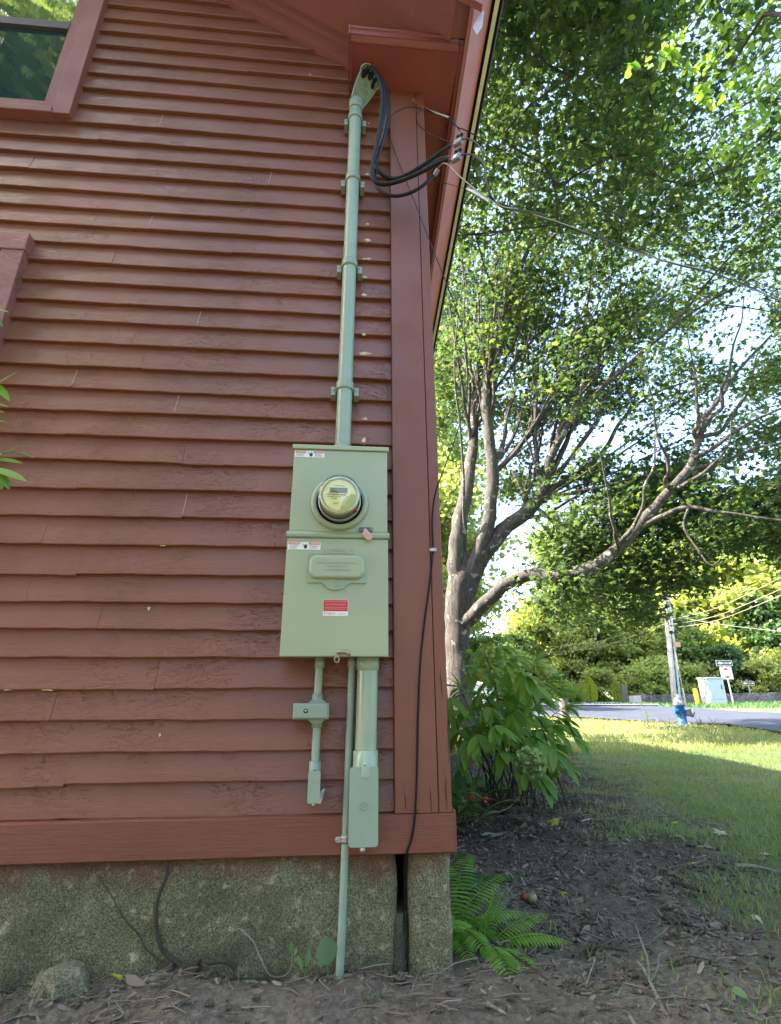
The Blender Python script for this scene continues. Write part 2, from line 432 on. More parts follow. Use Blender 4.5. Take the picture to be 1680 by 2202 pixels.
# ================================================================ SETTING: ground
def axis_coords(lo, hi, a, b, step, grow=1.18):
    mid = list(np.arange(a, b + step / 2, step)); out = [mid[0]]; s = step
    while out[0] > lo: s *= grow; out.insert(0, out[0] - s)
    right = [mid[-1]]; s = step
    while right[-1] < hi: s *= grow; right.append(right[-1] + s)
    return out[:-1] + mid + right[1:]
B0 = G(1225, 1625); B1 = G(1350, 1725); B2 = G(1680, 2080)
NB = Vector((B2.y - B0.y, -(B2.x - B0.x), 0)).normalized()
if NB.x < 0: NB = -NB
def ground_h(x, y, fine=True):
    z = gz(y)
    d = (x - B0.x) * NB.x + (y - B0.y) * NB.y          # <0 in the dirt bed
    k = max(0., min(1., (0.5 - d) / .8))
    z += .05 * noise.noise((x * .35, y * .35, 0)) * min(1, max(0, (y - 2) / 3))
    if y < 12 and -4 < x < 8:
        z += (.012 + .02 * k) * noise.noise((x * 3.1, y * 3.1, 3)) + (.006 + .012 * k) * noise.noise((x * 9, y * 9, 5))
        z += (.004 + .008 * k) * noise.noise((x * 27, y * 27, 8))
        # low bank of soil at the corner where the beds were dug
        z += .07 * math.exp(-((x - 1.0) ** 2 / .5 + (y - 3.1) ** 2 / .6))
        z += .05 * math.exp(-((x + .3) ** 2 / 1.2 + (y - 1.75) ** 2 / .03))
    return z
xs = axis_coords(-160, 160, -1.6, 4.2, .035); ys = axis_coords(-80, 400, 0.9, 6.5, .035)
mb = MB(); mb.grid([[(x, y, ground_h(x, y)) for x in xs] for y in ys])
def ground_mat():
    m, nt, bs, out = newmat('soil and lawn')
    t = N(nt, 'ShaderNodeTexCoord'); sp = N(nt, 'ShaderNodeSeparateXYZ'); nt.links.new(t.outputs['Object'], sp.inputs[0])
    v = coords(nt)
    d = math_(nt, 'ADD', math_(nt, 'MULTIPLY', sp.outputs[0], NB.x), math_(nt, 'MULTIPLY', sp.outputs[1], NB.y))
    d = math_(nt, 'SUBTRACT', d, B0.x * NB.x + B0.y * NB.y)
    d = math_(nt, 'ADD', d, math_(nt, 'MULTIPLY', math_(nt, 'SUBTRACT', nz(nt, v, 2.2, 6, .7), .5), 1.6))
    grass = ramp(nt, [(.40, g3(0)), (.75, g3(1))], math_(nt, 'ADD', math_(nt, 'MULTIPLY', d, .8), .5)).outputs[0]
    n1 = nz(nt, v, 1.6, 5); n2 = nz(nt, v, 38, 6, .75); n3 = nz(nt, v, 120, 4, .7)
    soil = mixc(nt, ramp(nt, [(.3, g3(0)), (.7, g3(1))], n1).outputs[0], (.20, .165, .122), (.31, .265, .195))
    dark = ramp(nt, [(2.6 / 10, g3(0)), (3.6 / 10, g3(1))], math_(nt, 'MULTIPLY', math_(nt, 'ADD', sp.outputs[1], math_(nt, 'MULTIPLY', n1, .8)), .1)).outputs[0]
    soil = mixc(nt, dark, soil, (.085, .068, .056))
    soil = mixc(nt, ramp(nt, [(.42, g3(0)), (.62, g3(1))], n2).outputs[0], mixc(nt, .55, soil, (.04, .032, .024)), soil)
    soil = mixc(nt, ramp(nt, [(.63, g3(0)), (.72, g3(.6))], n3).outputs[0], soil, (.32, .27, .2))
    gr = mixc(nt, ramp(nt, [(.3, g3(0)), (.7, g3(1))], nz(nt, v, .5, 5)).outputs[0], (.12, .165, .075), (.19, .21, .11))
    gr = mixc(nt, ramp(nt, [(.45, g3(0)), (.65, g3(.6))], n2).outputs[0], gr, (.05, .06, .03))
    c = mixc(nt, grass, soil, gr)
    nt.links.new(c, bs.inputs['Base Color']); bs.inputs['Roughness'].default_value = .95; bs.inputs['Specular IOR Level'].default_value = .15
    b = bump(nt, None, n2, .9, .02); bump(nt, bs, n3, .7, .008, b)
    return m
M_GROUND = ground_mat()
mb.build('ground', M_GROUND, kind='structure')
def drape(name, near, far, mat, lift, **tags):
    A = [G(*p) for p in near]; Bp = [G(*p) for p in far]; P = []
    for a, b in zip(A, Bp):
        row = []
        for k in range(9):
            q = a.lerp(b, k / 8); row.append((q.x, q.y, ground_h(q.x, q.y) + lift))
        P.append(row)
    # densify along the length
    Q = []
    for i in range(len(P) - 1):
        for k in range(6):
            t = k / 6; Q.append([tuple(Vector(a).lerp(Vector(b), t)) for a, b in zip(P[i], P[i + 1])])
    Q.append(P[-1])
    return MB().grid(Q).build(name, mat, **tags)
M_ROAD = plain('shade blue asphalt', (.040, .045, .070), .8, var=.25, nscale=3, bstr=.3, bdist=.01)  # tree shade on the road put into this dark bluish colour
M_CONC = plain('pale gravel apron', (.52, .47, .42), .9, var=.15, nscale=4, bstr=.3, bdist=.01)
drape('road', [(820, 1540), (1000, 1541), (1240, 1546), (1388, 1554), (1567, 1564), (1680, 1580), (1900, 1620)],
      [(820, 1519), (1000, 1519.5), (1219, 1520), (1448, 1523), (1597, 1532), (1680, 1537), (1900, 1552)], M_ROAD, .06, kind='structure')
drape('pavement', [(820, 1519.2), (1000, 1519.7), (1219, 1520.2), (1330, 1521.2), (1420, 1522.4)],
      [(820, 1509), (1000, 1509.5), (1219, 1511), (1330, 1511.5), (1400, 1516)], M_CONC, .09, kind='structure')

# ================================================================ HOUSE
house = thing('red_house', HB, 'red wooden clapboard house on a mossy stone foundation', 'house')
CZ = [-.342, -.248, -.158, -.0615, .037, .134, .2285, .321, .417, .5315, .639, .7475, .86, .9705, 1.075, 1.178, 1.281, 1.395,
      1.504, 1.605, 1.7125, 1.822, 1.931, 2.04, 2.142, 2.252, 2.367, 2.482, 2.59, 2.71, 2.838, 2.966, 3.09, 3.207, 3.322, 3.437, 3.555, 3.675, 3.79,
      3.905, 4.02, 4.135, 4.25, 4.365, 4.48, 4.6, 4.72, 4.84]
JN = [(343, 262, 1), (212, 292, 0), (295, 327, 0), (63, 356, 0), (579, 383, 1), (333, 399, 0), (321, 477, 1), (533, 140, 0), (710, 214, 0),
      (501, 527, 0), (522, 604, 0), (426, 682, 1), (249, 722, 0), (308, 770, 0), (158, 808, 1), (378, 864, 1), (142, 915, 0), (395, 971, 0), (244, 548, 0),
      (169, 1027, 0), (394, 1091, 1), (94, 1145, 0), (169, 1212, 0), (59, 1262, 0), (212, 1332, 0), (40, 1386, 0), (337, 1445, 0), (115, 1509, 0), (142, 1659, 0)]
joints = {}
for px, py, wt in JN:
    p = at(px, py, YW)
    k = max(i for i, z in enumerate(CZ) if z <= p.z + .001)
    joints.setdefault(k, []).append((p.x, wt))
XL, XR = -9.2, .164
SL = .69; RZ = 3.44                      # rake soffit plane z = RZ - SL*x
def rake_limit(z): return (RZ - z) / SL  # x where the rake meets height z
mb = MB(); cracks = MB(); sliver = MB()
for i in range(len(CZ) - 1):
    z0, z1 = CZ[i], CZ[i + 1] + .012
    xr = min(XR, rake_limit(z0) + .05)
    spans = [(XL, xr)]
    if 2.70 < z0 < 4.40: spans = [(XL, -2.6), (-1.44, xr)]
    if .70 < z0 < 1.90: spans = [(XL, -2.58), (-1.445, xr)]
    cuts = sorted([x for x, _ in joints.get(i, [])] + [XL + 2.2 + ((i * 2.37) % 3.1)])
    cuts = [c for c in cuts if c < xr - .05]
    segs = []
    for sa, sb_ in spans:
        ed = [sa] + [c for c in cuts if sa + .05 < c < sb_ - .05] + [sb_]; segs += list(zip(ed[:-1], ed[1:]))
    for a, b in segs:
        oy = random.uniform(-.0012, .0012); oz = random.uniform(-.003, .003); tl = random.uniform(-.002, .002)
        fine = b > -2.2
        n = max(2, int((b - a) / (.035 if fine else .5)))
        P = []
        for k in range(n + 1):
            x = a + .0004 + (b - a - .0008) * k / n
            jz = oz + .004 * noise.noise((x * 1.4, i * 7.1, 0)) + .0028 * noise.noise((x * 9, i * 3.3, 5)) + .0014 * noise.noise((x * 32, i * 1.3, 9)) + tl * (k / n)
            jy = oy + .0025 * noise.noise((x * 1.1, i * 4.7, 2)) + .0008 * noise.noise((x * 18, i * 2.3, 4))
            P.append([(x, YW + .0225, z0 + jz), (x, YW + .0015 + jy, z0 + jz), (x, YW + jy, z0 + jz + .003),
                      (x, YW + .0095 + jy * .6, z0 + jz + (z1 - z0) * .5), (x, YW + .0215, z1)])
        mb.grid(P, False)
        for row in (P[0], P[-1]): mb.add(row, [(0, 1, 2, 3, 4)])
for i, l in joints.items():
    for x, wt in l:
        z0, z1 = CZ[i], CZ[i + 1]
        if wt:
            pl = [(x - .0008 + .0012 * random.random() + .004 * t / 8, z0 + (z1 - z0) * (.08 + .8 * t / 8)) for t in range(9)]
            pr = [(a + .0012 + .0018 * random.random(), b) for a, b in pl[::-1]]
            yy = YW - .002
            P = pl + pr
            sl1 = MB(); sl1.add([(a, YW - .0022 + .0135 * (b - z0) / (z1 - z0), b) for a, b in P], [(k, k + 1, len(P) - 2 - k, len(P) - 1 - k) for k in range(8)]); sl1.build('primer_streak', M_CAULK, house)
sid = mb.build('siding', M_SIDE, house)
# bare wood chips beside the mast
mb = MB()
def chip(px, py, w_, h_, y=YW - .002):
    c = at(px, py, YW); n = 14
    P = [(c.x + (w_ * .62) * math.cos(a) * random.uniform(.45, 1.1), y + .004, c.z + h_ * .66 * math.sin(a) * random.uniform(.4, 1.1)) for a in [2 * math.pi * k / n for k in range(n)]]
    MB().add([(c.x, y + .001, c.z)] + P, [(0, k + 1, (k + 1) % n + 1) for k in range(n)]).build('bare_wood_chip', M_PALE, house)
for px, py, w_, h_ in [(790, 517, .032, .022), (788, 556, .05, .014), (784, 595, .025, .012), (783, 633, .022, .016), (783, 718, .022, .012), (784, 759, .055, .016), (786, 901, .03, .014),
                       (783, 948, .02, .03), (791, 374, .03, .014), (790, 481, .018, .012), (793, 265, .01, .014), (667, 159, .016, .012), (320, 1308, .01, .014), (343, 1582, .008, .012), (350, 1173, .024, .006),
                       (105, 1483, .04, .007), (16, 1483, .03, .006)]:
    chip(px, py, w_, h_)

# corner boards, skirt board
CB = YW - .026
mb = MB(); mb.box(.164, .303, CB, YW + .05, -.3425, 3.108, .003); o = mb.build('corner_board', M_TRIM, house)
mb = MB(); mb.box(.3052, .347, CB + .0015, 1.95, -.3425, 3.108, .003); mb.build('corner_board', M_TRIM, house)
for (px, pa, pb) in [(962, 1480, 1640), (958, 1668, 1740), (925, 1690, 1748), (870, 1698, 1745), (947, 1440, 1500), (893, 1732, 1748)]:
    mb = MB(); a = at(px, pa, CB); b = at(px + 4, pb, CB); n = 10
    L = [(a.x + (b.x - a.x) * k / n + random.uniform(-.0012, .0012), a.z + (b.z - a.z) * k / n) for k in range(n + 1)]
    for k in range(n):
        wd = .0011 * math.sin(math.pi * (k + .5) / n) + .0003
        (x0, z0), (x1, z1) = L[k], L[k + 1]
        mb.add([(x0 - wd, CB - .0006, z0), (x1 - wd, CB - .0006, z1), (x1 + wd, CB - .0006, z1), (x0 + wd, CB - .0006, z0)], [(0, 1, 2, 3)])
    mb.build('wood_crack', M_DARK, house)
mb = MB(); n = 120; P = []
for k in range(n + 1):
    x = -9.2 + (9.2 + .350) * (1 - (1 - k / n) ** 1.8)
    j = .003 * noise.noise((x * 2, 0, 1)) + .0012 * noise.noise((x * 14, 0, 1))
    P.append([(x, YW + .05, -.449 + j), (x, YW - .028, -.449 + j), (x, YW - .031, -.446 + j), (x, YW - .031, -.346 + j * .5), (x, YW - .026, -.343 + j * .5), (x, YW + .04, -.3415)])
mb.grid(P, False); mb.add(P[-1], [(0, 1, 2, 3, 4, 5)])
mb.build('skirt_board', M_SKIRT, house)
mb = MB(); mb.box(.3505, .360, 1.845, 9.9, -.452, -.338); mb.build('skirt_board', M_SKIRT, house)

# body behind the siding (walls on the other sides)
YB = 9.5; SK = .037
mb = MB()
def zroof(x): return RZ - SL * x + .05
RXR = -4.45
vs = [(-9.2, YW + .03, -.45), (.335, YW + .03, -.45), (.335, YW + .03, 3.2), (RXR, YW + .03, zroof(RXR)), (-9.2, YW + .03, 3.2)]
n5 = [(x, YB, z) for x, y, z in vs]
mb.add(vs + n5, [(4, 3, 2, 1, 0), (5, 6, 7, 8, 9), (0, 1, 6, 5), (1, 2, 7, 6), (4, 9, 8, 3)])
mb.build('wall', M_SIDE, house)
# roof: two slopes as thick slabs, front edge overhanging to y=1.38
def slab(name, pts, th, mat, **t):
    a = [Vector(p) for p in pts]; nrm = (a[1] - a[0]).cross(a[2] - a[0]).normalized()
    if nrm.z < 0: nrm = -nrm
    b = [p + nrm * th for p in a]; n = len(a)
    return MB().add(a + b, [tuple(range(n)), tuple(range(n, 2 * n))[::-1]] + [(i, (i + 1) % n, (i + 1) % n + n, i + n) for i in range(n)]).build(name, mat, house, **t)
def er(y): return SK * (y - 1.6)          # slow outward drift of the eave line
YF = 1.375
slab('roof', [(.70 + er(YF), YF, 3.30), (.70 + er(YB), YB, 3.30), (RXR, YB, 3.30 + SL * (RXR * -1 + .70)), (RXR, YF, 3.30 + SL * (-RXR + .70))], .05, M_SHINGLE)
slab('roof', [(RXR, YF, 3.30 + SL * (-RXR + .70)), (RXR, YB, 3.30 + SL * (-RXR + .70)), (-9.6, YB, 3.30), (-9.6, YF, 3.30)], .05, M_SHINGLE)
# rake soffit, frieze, rake boards
def rake_strip(x0, x1, y, dz0, dz1): pass
def along(name, y0, y1, d0, d1, mat, x0=.475, x1=-4.45, **t):
    # board following the slope: y range, height offsets relative to the soffit plane
    Pq = []
    for y, d in ((y0, d0), (y1, d0), (y1, d1), (y0, d1)):
        Pq.append([(x0, y, RZ - SL * x0 + d), (x1, y, RZ - SL * x1 + d)])
    v = [p for q in Pq for p in q]
    return MB().add(v, [(0, 2, 3, 1), (2, 4, 5, 3), (4, 6, 7, 5), (6, 0, 1, 7), (0, 6, 4, 2), (1, 3, 5, 7)]).build(name, mat, house, **t)
along('rake_soffit', YF + .02, YW + .03, .0, .02, M_RAKE, x0=.45)
along('rake_frieze', YW - .022, YW + .02, -.178, -.002, M_RAKE, x0=-.02)
along('rake_moulding', YW - .052, YW - .0225, -.06, -.002, M_RAKE, x0=-.02)
along('rake_moulding', 1.585, 1.625, -.006, -.002, M_RAKE, x0=.44)
along('rake_moulding', 1.50, 1.5845, -.012, -.002, M_RAKE, x0=.45)
along('rake_board', 1.425, 1.4995, -.012, -.002, M_RAKE, x0=.45)
along('rake_board', 1.395, 1.4245, -.030, .10, M_RAKE, x0=.56)
# cornice return at the corner
ZS = 3.109
mb = MB(); mb.box(-.045, .505, 1.632, 1.925, ZS, ZS + .016)
mb.build('cornice_soffit', M_SOFF, house)
mb = MB(); x0, x1 = -.045, .500
prof = [(1.640, ZS + .002), (1.632, ZS - .008), (1.626, ZS - .007), (1.606, ZS + .008), (1.602, ZS + .008), (1.600, ZS + .036), (1.592, ZS + .040), (1.591, ZS + .052), (1.640, ZS + .054)]
vs = [(x0 - .005, y, z) for y, z in prof] + [(x1, y, z) for y, z in prof]; n = len(prof)
mb.add(vs, [tuple(range(n))[::-1], tuple(range(n, 2 * n))] + [(i, (i + 1) % n, (i + 1) % n + n, i + n) for i in range(n)])
mb.build('cornice_moulding', M_SOFF, house)
mb = MB(); mb.box(-.062, -.0515, 1.590, YW - .004, ZS - .012, ZS + .055, .002)
mb.build('cornice_moulding', M_SOFF, house)
mb = MB(); mb.box(-.0445, .50, 1.635, YW + .03, ZS + .028, ZS + .04); mb.build('cornice_top', M_RAKE, house)
# eave running back along the right side
def eave_run(name, prof, mat, y0, y1, **t):
    mb = MB(); n = len(prof)
    a = [(x + er(y0), y0, z) for x, z in prof]; b = [(x + er(y1), y1, z) for x, z in prof]
    mb.add(a + b, [tuple(range(n)), tuple(range(n, 2 * n))[::-1]] + [(i, (i + 1) % n, (i + 1) % n + n, i + n) for i in range(n)])
    return mb.build(name, mat, house, **t)
eave_run('eave_soffit', [(.33, 3.135), (.52, 3.135), (.52, 3.155), (.33, 3.155)], M_SOFF, 1.93, YB)
MB().box(.447, .5225, 1.40, 1.582, 3.122, 3.14).build('corner_block', M_RAKE, house)
eave_run('eave_moulding', [(.502, 3.108), (.522, 3.106), (.522, 3.154), (.502, 3.154)], M_SOFF, 1.605, YB)
eave_run('eave_moulding', [(.5235, 3.100), (.545, 3.112), (.545, 3.155), (.5235, 3.155)], M_SOFF, 1.402, YB)
eave_run('fascia', [(.5465, 3.125), (.655, 3.285), (.64, 3.30), (.5465, 3.17)], M_FAS, 1.40, YB)
eave_run('drip_edge', [(.672, 3.283), (.692, 3.280), (.695, 3.292), (.673, 3.296)], M_CREAM, 1.39, YB)
eave_run('roof_edge', [(.6965, 3.284), (.708, 3.282), (.715, 3.32), (.66, 3.34), (.66, 3.299), (.6965, 3.297)], M_BLACK, 1.376, YB)
# torn pale flap at the top of the fascia
mb = MB(); a = at(1022, 35, 1.46); n = 6
c = [at(1040, 22, 1.44), at(1036, 55, 1.45), at(1024, 72, 1.45), at(1017, 58, 1.46), at(1028, 36, 1.45)]
cc = [p + Vector((.004, .006, .002)) for p in c]
mb.add(c + cc, [(0, 1, 2, 3, 4), (9, 8, 7, 6, 5)] + [(i, i + 5, (i + 1) % 5 + 5, (i + 1) % 5) for i in range(5)])
mb.build('torn_flap', plain('pale lilac underlay', (.50, .43, .50), .6), house)

# windows -------------------------------------------------------
win = MB().box(-2.54, -1.5085, YW - .028, YW + .02, 4.33, 4.42, .003).build('window', M_RAKE, house)
MB().box(-1.508, -1.424, YW - .030, YW + .02, 2.716, 4.42, .003).build('casing', M_RAKE, win)
MB().box(-2.62, -2.54, YW - .030, YW + .02, 2.716, 4.42, .003).build('casing', M_RAKE, win)
mb = MB(); mb.box(-2.5395, -1.5085, YW - .034, YW + .02, 2.714, 2.752, .004); mb.build('sill', M_RAKE, win)
mb = MB()
mb.box(-1.545, -1.5085, YW - .012, YW + .05, 2.7525, 4.33); mb.box(-2.54, -2.50, YW - .012, YW + .05, 2.7525, 4.33)
mb.box(-2.4995, -1.5455, YW - .010, YW + .05, 2.7525, 2.80)
mb.build('stop', M_RAKE, win)
mb = MB()
mb.box(-1.583, -1.5455, YW + .004, YW + .05, 2.8005, 4.33); mb.box(-2.4995, -2.46, YW + .004, YW + .05, 2.8005, 4.33)
mb.box(-2.4595, -1.5835, YW + .006, YW + .05, 2.8005, 2.846)
mb.build('frame', M_RAKE, win)
mb = MB(); mb.box(-2.4595, -1.5835, YW + .000, YW + .05, 3.425, 3.482); mb.build('meeting_rail', plain('dark sash rail', (.06, .05, .055), .5), win)
mb = MB(); mb.box(-2.4595, -1.5835, YW + .020, YW + .028, 2.8465, 3.4245); mb.build('pane', M_GLASSL, win)
mb = MB(); mb.add([(-2.4595, YW + .022, 3.4825), (-1.5835, YW + .022, 3.4825), (-1.5835, YW + .018, 4.33), (-2.4595, YW + .018, 4.33)], [(0, 1, 2, 3)]); mb.build('pane', M_GLASS, win)
w2 = MB().box(-2.66, -1.432, YW - .034, YW + .02, 1.8385, 1.931, .004).build('window', M_PEEL, house, label='window with thickly peeling red casing')
MB().box(-1.530, -1.436, YW - .030, YW + .02, .75, 1.838, .003).build('casing', M_PEEL, w2); MB().box(-2.62, -2.53, YW - .03, YW + .02, .75, 1.838, .003).build('casing', M_PEEL, w2)
mb = MB(); mb.box(-2.5295, -1.5305, YW - .012, YW + .05, 1.79, 1.838); mb.box(-2.5295, -2.49, YW - .012, YW + .05, .75, 1.7895); mb.box(-1.575, -1.5305, YW - .012, YW + .05, .75, 1.7895); mb.box(-2.66, -1.43, YW - .06, YW + .02, .70, .7495); mb.build('frame', M_RAKE, w2)
mb = MB(); mb.box(-2.4895, -1.5755, YW + .01, YW + .02, .75, 1.7895); mb.build('pane', M_GLASS, w2)

# foundation ----------------------------------------------------
def rough_block(name, x0, x1, y0, y1, z0, z1, mat, amp=.014, st=.022, rnd=.035, seed=0, **t):
    nx = max(3, int((x1 - x0) / st)); nzz = max(3, int((z1 - z0) / st)); P = []
    for j in range(nzz + 1):
        row = []
        for i in range(nx + 1):
            u = i / nx; v = j / nzz; x = x0 + (x1 - x0) * u; z = z0 + (z1 - z0) * v
            ex = max(0, rnd - min(x - x0, x1 - x)) ** 2 / rnd; ez = max(0, rnd - (z1 - z)) ** 2 / rnd
            y = y0 + ex + ez * .6 + amp * noise.noise((x * 4, z * 4, seed)) + amp * .5 * noise.noise((x * 13, z * 13, seed)) + amp * .25 * noise.noise((x * 40, z * 40, seed))
            x += amp * .6 * noise.noise((seed, z * 6, 3)) * (1 if min(u, 1 - u) < .02 else .3)
            row.append((x, y, z))
        P.append(row)
    mb = MB(); mb.grid(P)
    for i in (0, nx):     # sides
        q = [[P[j][i], (P[j][i][0] + (.006 if i == 0 else -.006) * 0, y1, P[j][i][2])] for j in range(nzz + 1)]
        m_ = [[a, (a[0], (a[1] + b[1]) / 2, a[2]), b] for a, b in q]; mb.grid(m_)
    mb.grid([[P[nzz][i], (P[nzz][i][0], y1, z1)] for i in range(nx + 1)])
    return mb.build(name, mat, house, **t)
GF = YW - .008
rough_block('foundation_stone', -2.9, .172, GF, GF + .5, -1.05, -.4495, M_GRAN, .02, .022, .03, 1, label='long granite foundation block covered in green moss')
rough_block('foundation_stone', -6.2, -2.92, GF, GF + .5, -1.05, -.4495, M_GRAN, .02, .1, .03, 4)
rough_block('foundation_stone', .207, .338, GF - .004, GF + .5, -1.05, -.4495, M_GRAN, .012, .014, .022, 2, label='narrow upright granite corner stone beside the dark gap')
rough_block('foundation_stone', .150, .2075, GF + .002, GF + .3, -1.0, -.615, M_GRAN2, .022, .012, .03, 9, label='small rubble stone wedged at the bottom of the dark gap')
mb = MB(); mb.box(.15, .335, GF + .25, 9.8, -1.0, -.46); mb.box(-9.1, .14, GF + .45, 9.8, -1.0, -.46); mb.build('foundation_core', M_DARK, house)  # near-black core: darkness of the foundation gap put into the colour

# ================================================================ METER BOX
mbx = thing('meter_box', (-.037, YW, .128), 'tall grey-green electric meter box with round glass meter on the red wall', 'meter box')
X0, X1, YFb = -.211, .136, 1.732
mb = MB(); mb.box(X0 + .004, X1 - .004, YFb + .006, YW + .012, .1325, .880); mb.build('housing', M_GREEN2, mbx)
mb = MB(); mb.box(X0 + .001, X1 - .001, YFb, YFb + .005, .552, .8695, .003); mb.box(X0 + .001, X0 + .0035, YFb + .0052, YFb + .07, .552, .8695); mb.box(X1 - .0035, X1 - .001, YFb + .0052, YFb + .07, .552, .8695)
mb.build('upper_cover', M_GREEN, mbx)
mb = MB(); mb.box(X0 - .003, X1 + .001, YFb - .003, YFb + .004, .128, .5265, .003); mb.box(X0 - .003, X0, YFb + .0042, YFb + .07, .128, .5265); mb.box(X1 - .002, X1 + .001, YFb + .0042, YFb + .07, .128, .5265)
mb.build('lower_cover', M_GREEN, mbx)
mb = MB()
prof = [(YFb + .05, .5275), (YFb - .004, .5275), (YFb - .010, .531), (YFb - .011, .538), (YFb - .006, .5445), (YFb - .002, .551), (YFb + .05, .551)]
vs = [(X0 - .006, y, z) for y, z in prof] + [(X1 + .006, y, z) for y, z in prof]; n = len(prof)
mb.add(vs, [tuple(range(n))[::-1], tuple(range(n, 2 * n))] + [(i, (i + 1) % n, (i + 1) % n + n, i + n) for i in range(n)])
mb.build('divider_strip', M_GREEN2, mbx)
mb = MB(); mb.box(X0 - .005, X1 + .005, YFb - .007, YW + .01, .8705, .888, .003); mb.build('top_cap', M_GREEN, mbx)
# meter
mt = MB()
MC = (-.0365, YFb, .659)
mt.lathe([(.084, .0), (.102, .0), (.1035, .006), (.101, .014), (.094, .019), (.086, .0195), (.082, .012), (.081, .0)], MC, 'y', 64)
meter = mt.build('electric_meter', M_GREEN2, mbx)
mb = MB(); mb.lathe([(.0805, .001), (.0805, .008), (.074, .010), (.0735, .012)], MC, 'y', 56); mb.build('base_ring', M_BLACK, meter)
mb = MB(); mb.lathe([(.0745, .010), (.0745, .030), (.070, .031)], MC, 'y', 56); mb.build('collar', M_GALV, meter)
mb = MB(); mb.lathe([(.066, .028), (.066, .062), (.060, .0625), (.0, .0625)], MC, 'y', 56); mb.build('inner_body', plain('metal chassis', (.30, .30, .26), .35, metal=.5, var=.35, nscale=40), meter)
mb = MB(); mb.lathe([(.067, .066), (.067, .086), (.061, .087), (.0605, .080), (.0, .080)], MC, 'y', 56); mb.build('bezel', plain('pale bezel', (.70, .70, .46), .4), meter)
mb = MB(); mb.lathe([(.0730, .030), (.0728, .060), (.0722, .088), (.070, .096), (.064, .1005), (.03, .1025), (.0, .103)], MC, 'y', 56); mb.build('glass_cover', M_CLEAR, meter)
DF = MC[1] - .0815
mb = MB(); mb.lathe([(.0565, .0), (.0, .0)], (MC[0], DF, MC[2]), 'y', 48, False)
mb.lathe([(.0565, -.001), (.0565, .0)], (MC[0], DF, MC[2]), 'y', 48); mb.build('dial_face', M_DIAL, meter)
a0 = [math.radians(a) for a in range(-88, 4, 6)]
poly = [(MC[0] + .0555 * math.cos(a), MC[2] + .0555 * math.sin(a)) for a in a0]
inner = [(MC[0] + .042, MC[2] + .004), (MC[0] + .025, MC[2] - .006), (MC[0] + .010, MC[2] - .026), (MC[0] + .004, MC[2] - .050)]
MB().prism(poly + inner, DF - .0008, DF - .0002).build('dial_sector', M_DIAL2, meter)
MB().box(MC[0] - .033, MC[0] + .027, DF - .003, DF - .0003, MC[2] + .0085, MC[2] + .0265, .0008).build('display', M_LCD, meter)
text('8.8.8.8', MC[0], DF - .0033, MC[2] + .017, .013, M_GREYINK, meter)
text('KILOWATTHOURS', MC[0] - .002, DF - .0006, MC[2] + .034, .0045, M_INK, meter)
text('WATT ELECTRIC METER', MC[0] - .012, DF - .0006, MC[2] + .001, .0062, M_INK, meter, bold=.0001)
MB().box(MC[0] - .046, MC[0] + .006, DF - .0006, DF - .0002, MC[2] - .0065, MC[2] - .005).build('dial_rule', M_INK, meter)
text('CL 200', MC[0] - .018, DF - .0006, MC[2] - .0125, .006, M_INK, meter)
text('240V 3W', MC[0] - .012, DF - .0006, MC[2] - .031, .0045, M_INK, meter)
MB().box(MC[0] + .028, MC[0] + .062, MC[1] - .058, MC[1] - .034, MC[2] - .045, MC[2] - .04).build('red_seal_band', M_REDL, meter)
# latch and tag
mb = MB(); mb.prism(rounded(.032, .083, .5535, .5690, .0075), YFb - .006, YFb); mb.build('latch', M_GALVD, mbx)
MB().lathe([(.0, .0075), (.003, .007), (.0036, .004), (.0036, 0)], (.076, YFb - .002, .561), 'y', 12).build('screw', M_GALV, mbx)
mb = MB(); T = [(.052, .560), (.058, .561), (.078, .540), (.082, .532), (.080, .524), (.073, .519), (.064, .519), (.056, .526), (.044, .541), (.048, .546)]
mb.prism(T, YFb - .0185, YFb - .0165); o = mb.build('seal_tag', M_PINK, mbx)
MB().tube([(.054, YFb - .007, .562), (.053, YFb - .014, .563), (.054, YFb - .0175, .556)], .0009, 5).build('seal_wire', M_GALV, mbx)
# breaker flap
fx0, fx1, fz0, fz1 = -.139, .061, .368, .470
mb = MB()
pts = rounded(fx0, fx1, fz0, fz1, .006, 3)
cx = (fx0 + fx1) / 2 - .002; semi = [(cx - .034 * math.cos(a) - (.012 if k == 0 else 0), fz0 - .024 * math.sin(a)) for k, a in enumerate([math.pi * q / 12 for q in range(13)])]
semi = [(cx - .048, fz0), (cx - .036, fz0 - .008)] + [(cx + .032 * math.cos(a), fz0 - .010 - .014 * math.sin(a)) for a in [math.pi - math.pi * q / 12 for q in range(13)]] + [(cx + .036, fz0 - .008), (cx + .048, fz0)]
k_ = [i for i, p in enumerate(pts) if p[1] < fz0 + .0061 and p[0] < fx0 + .007]
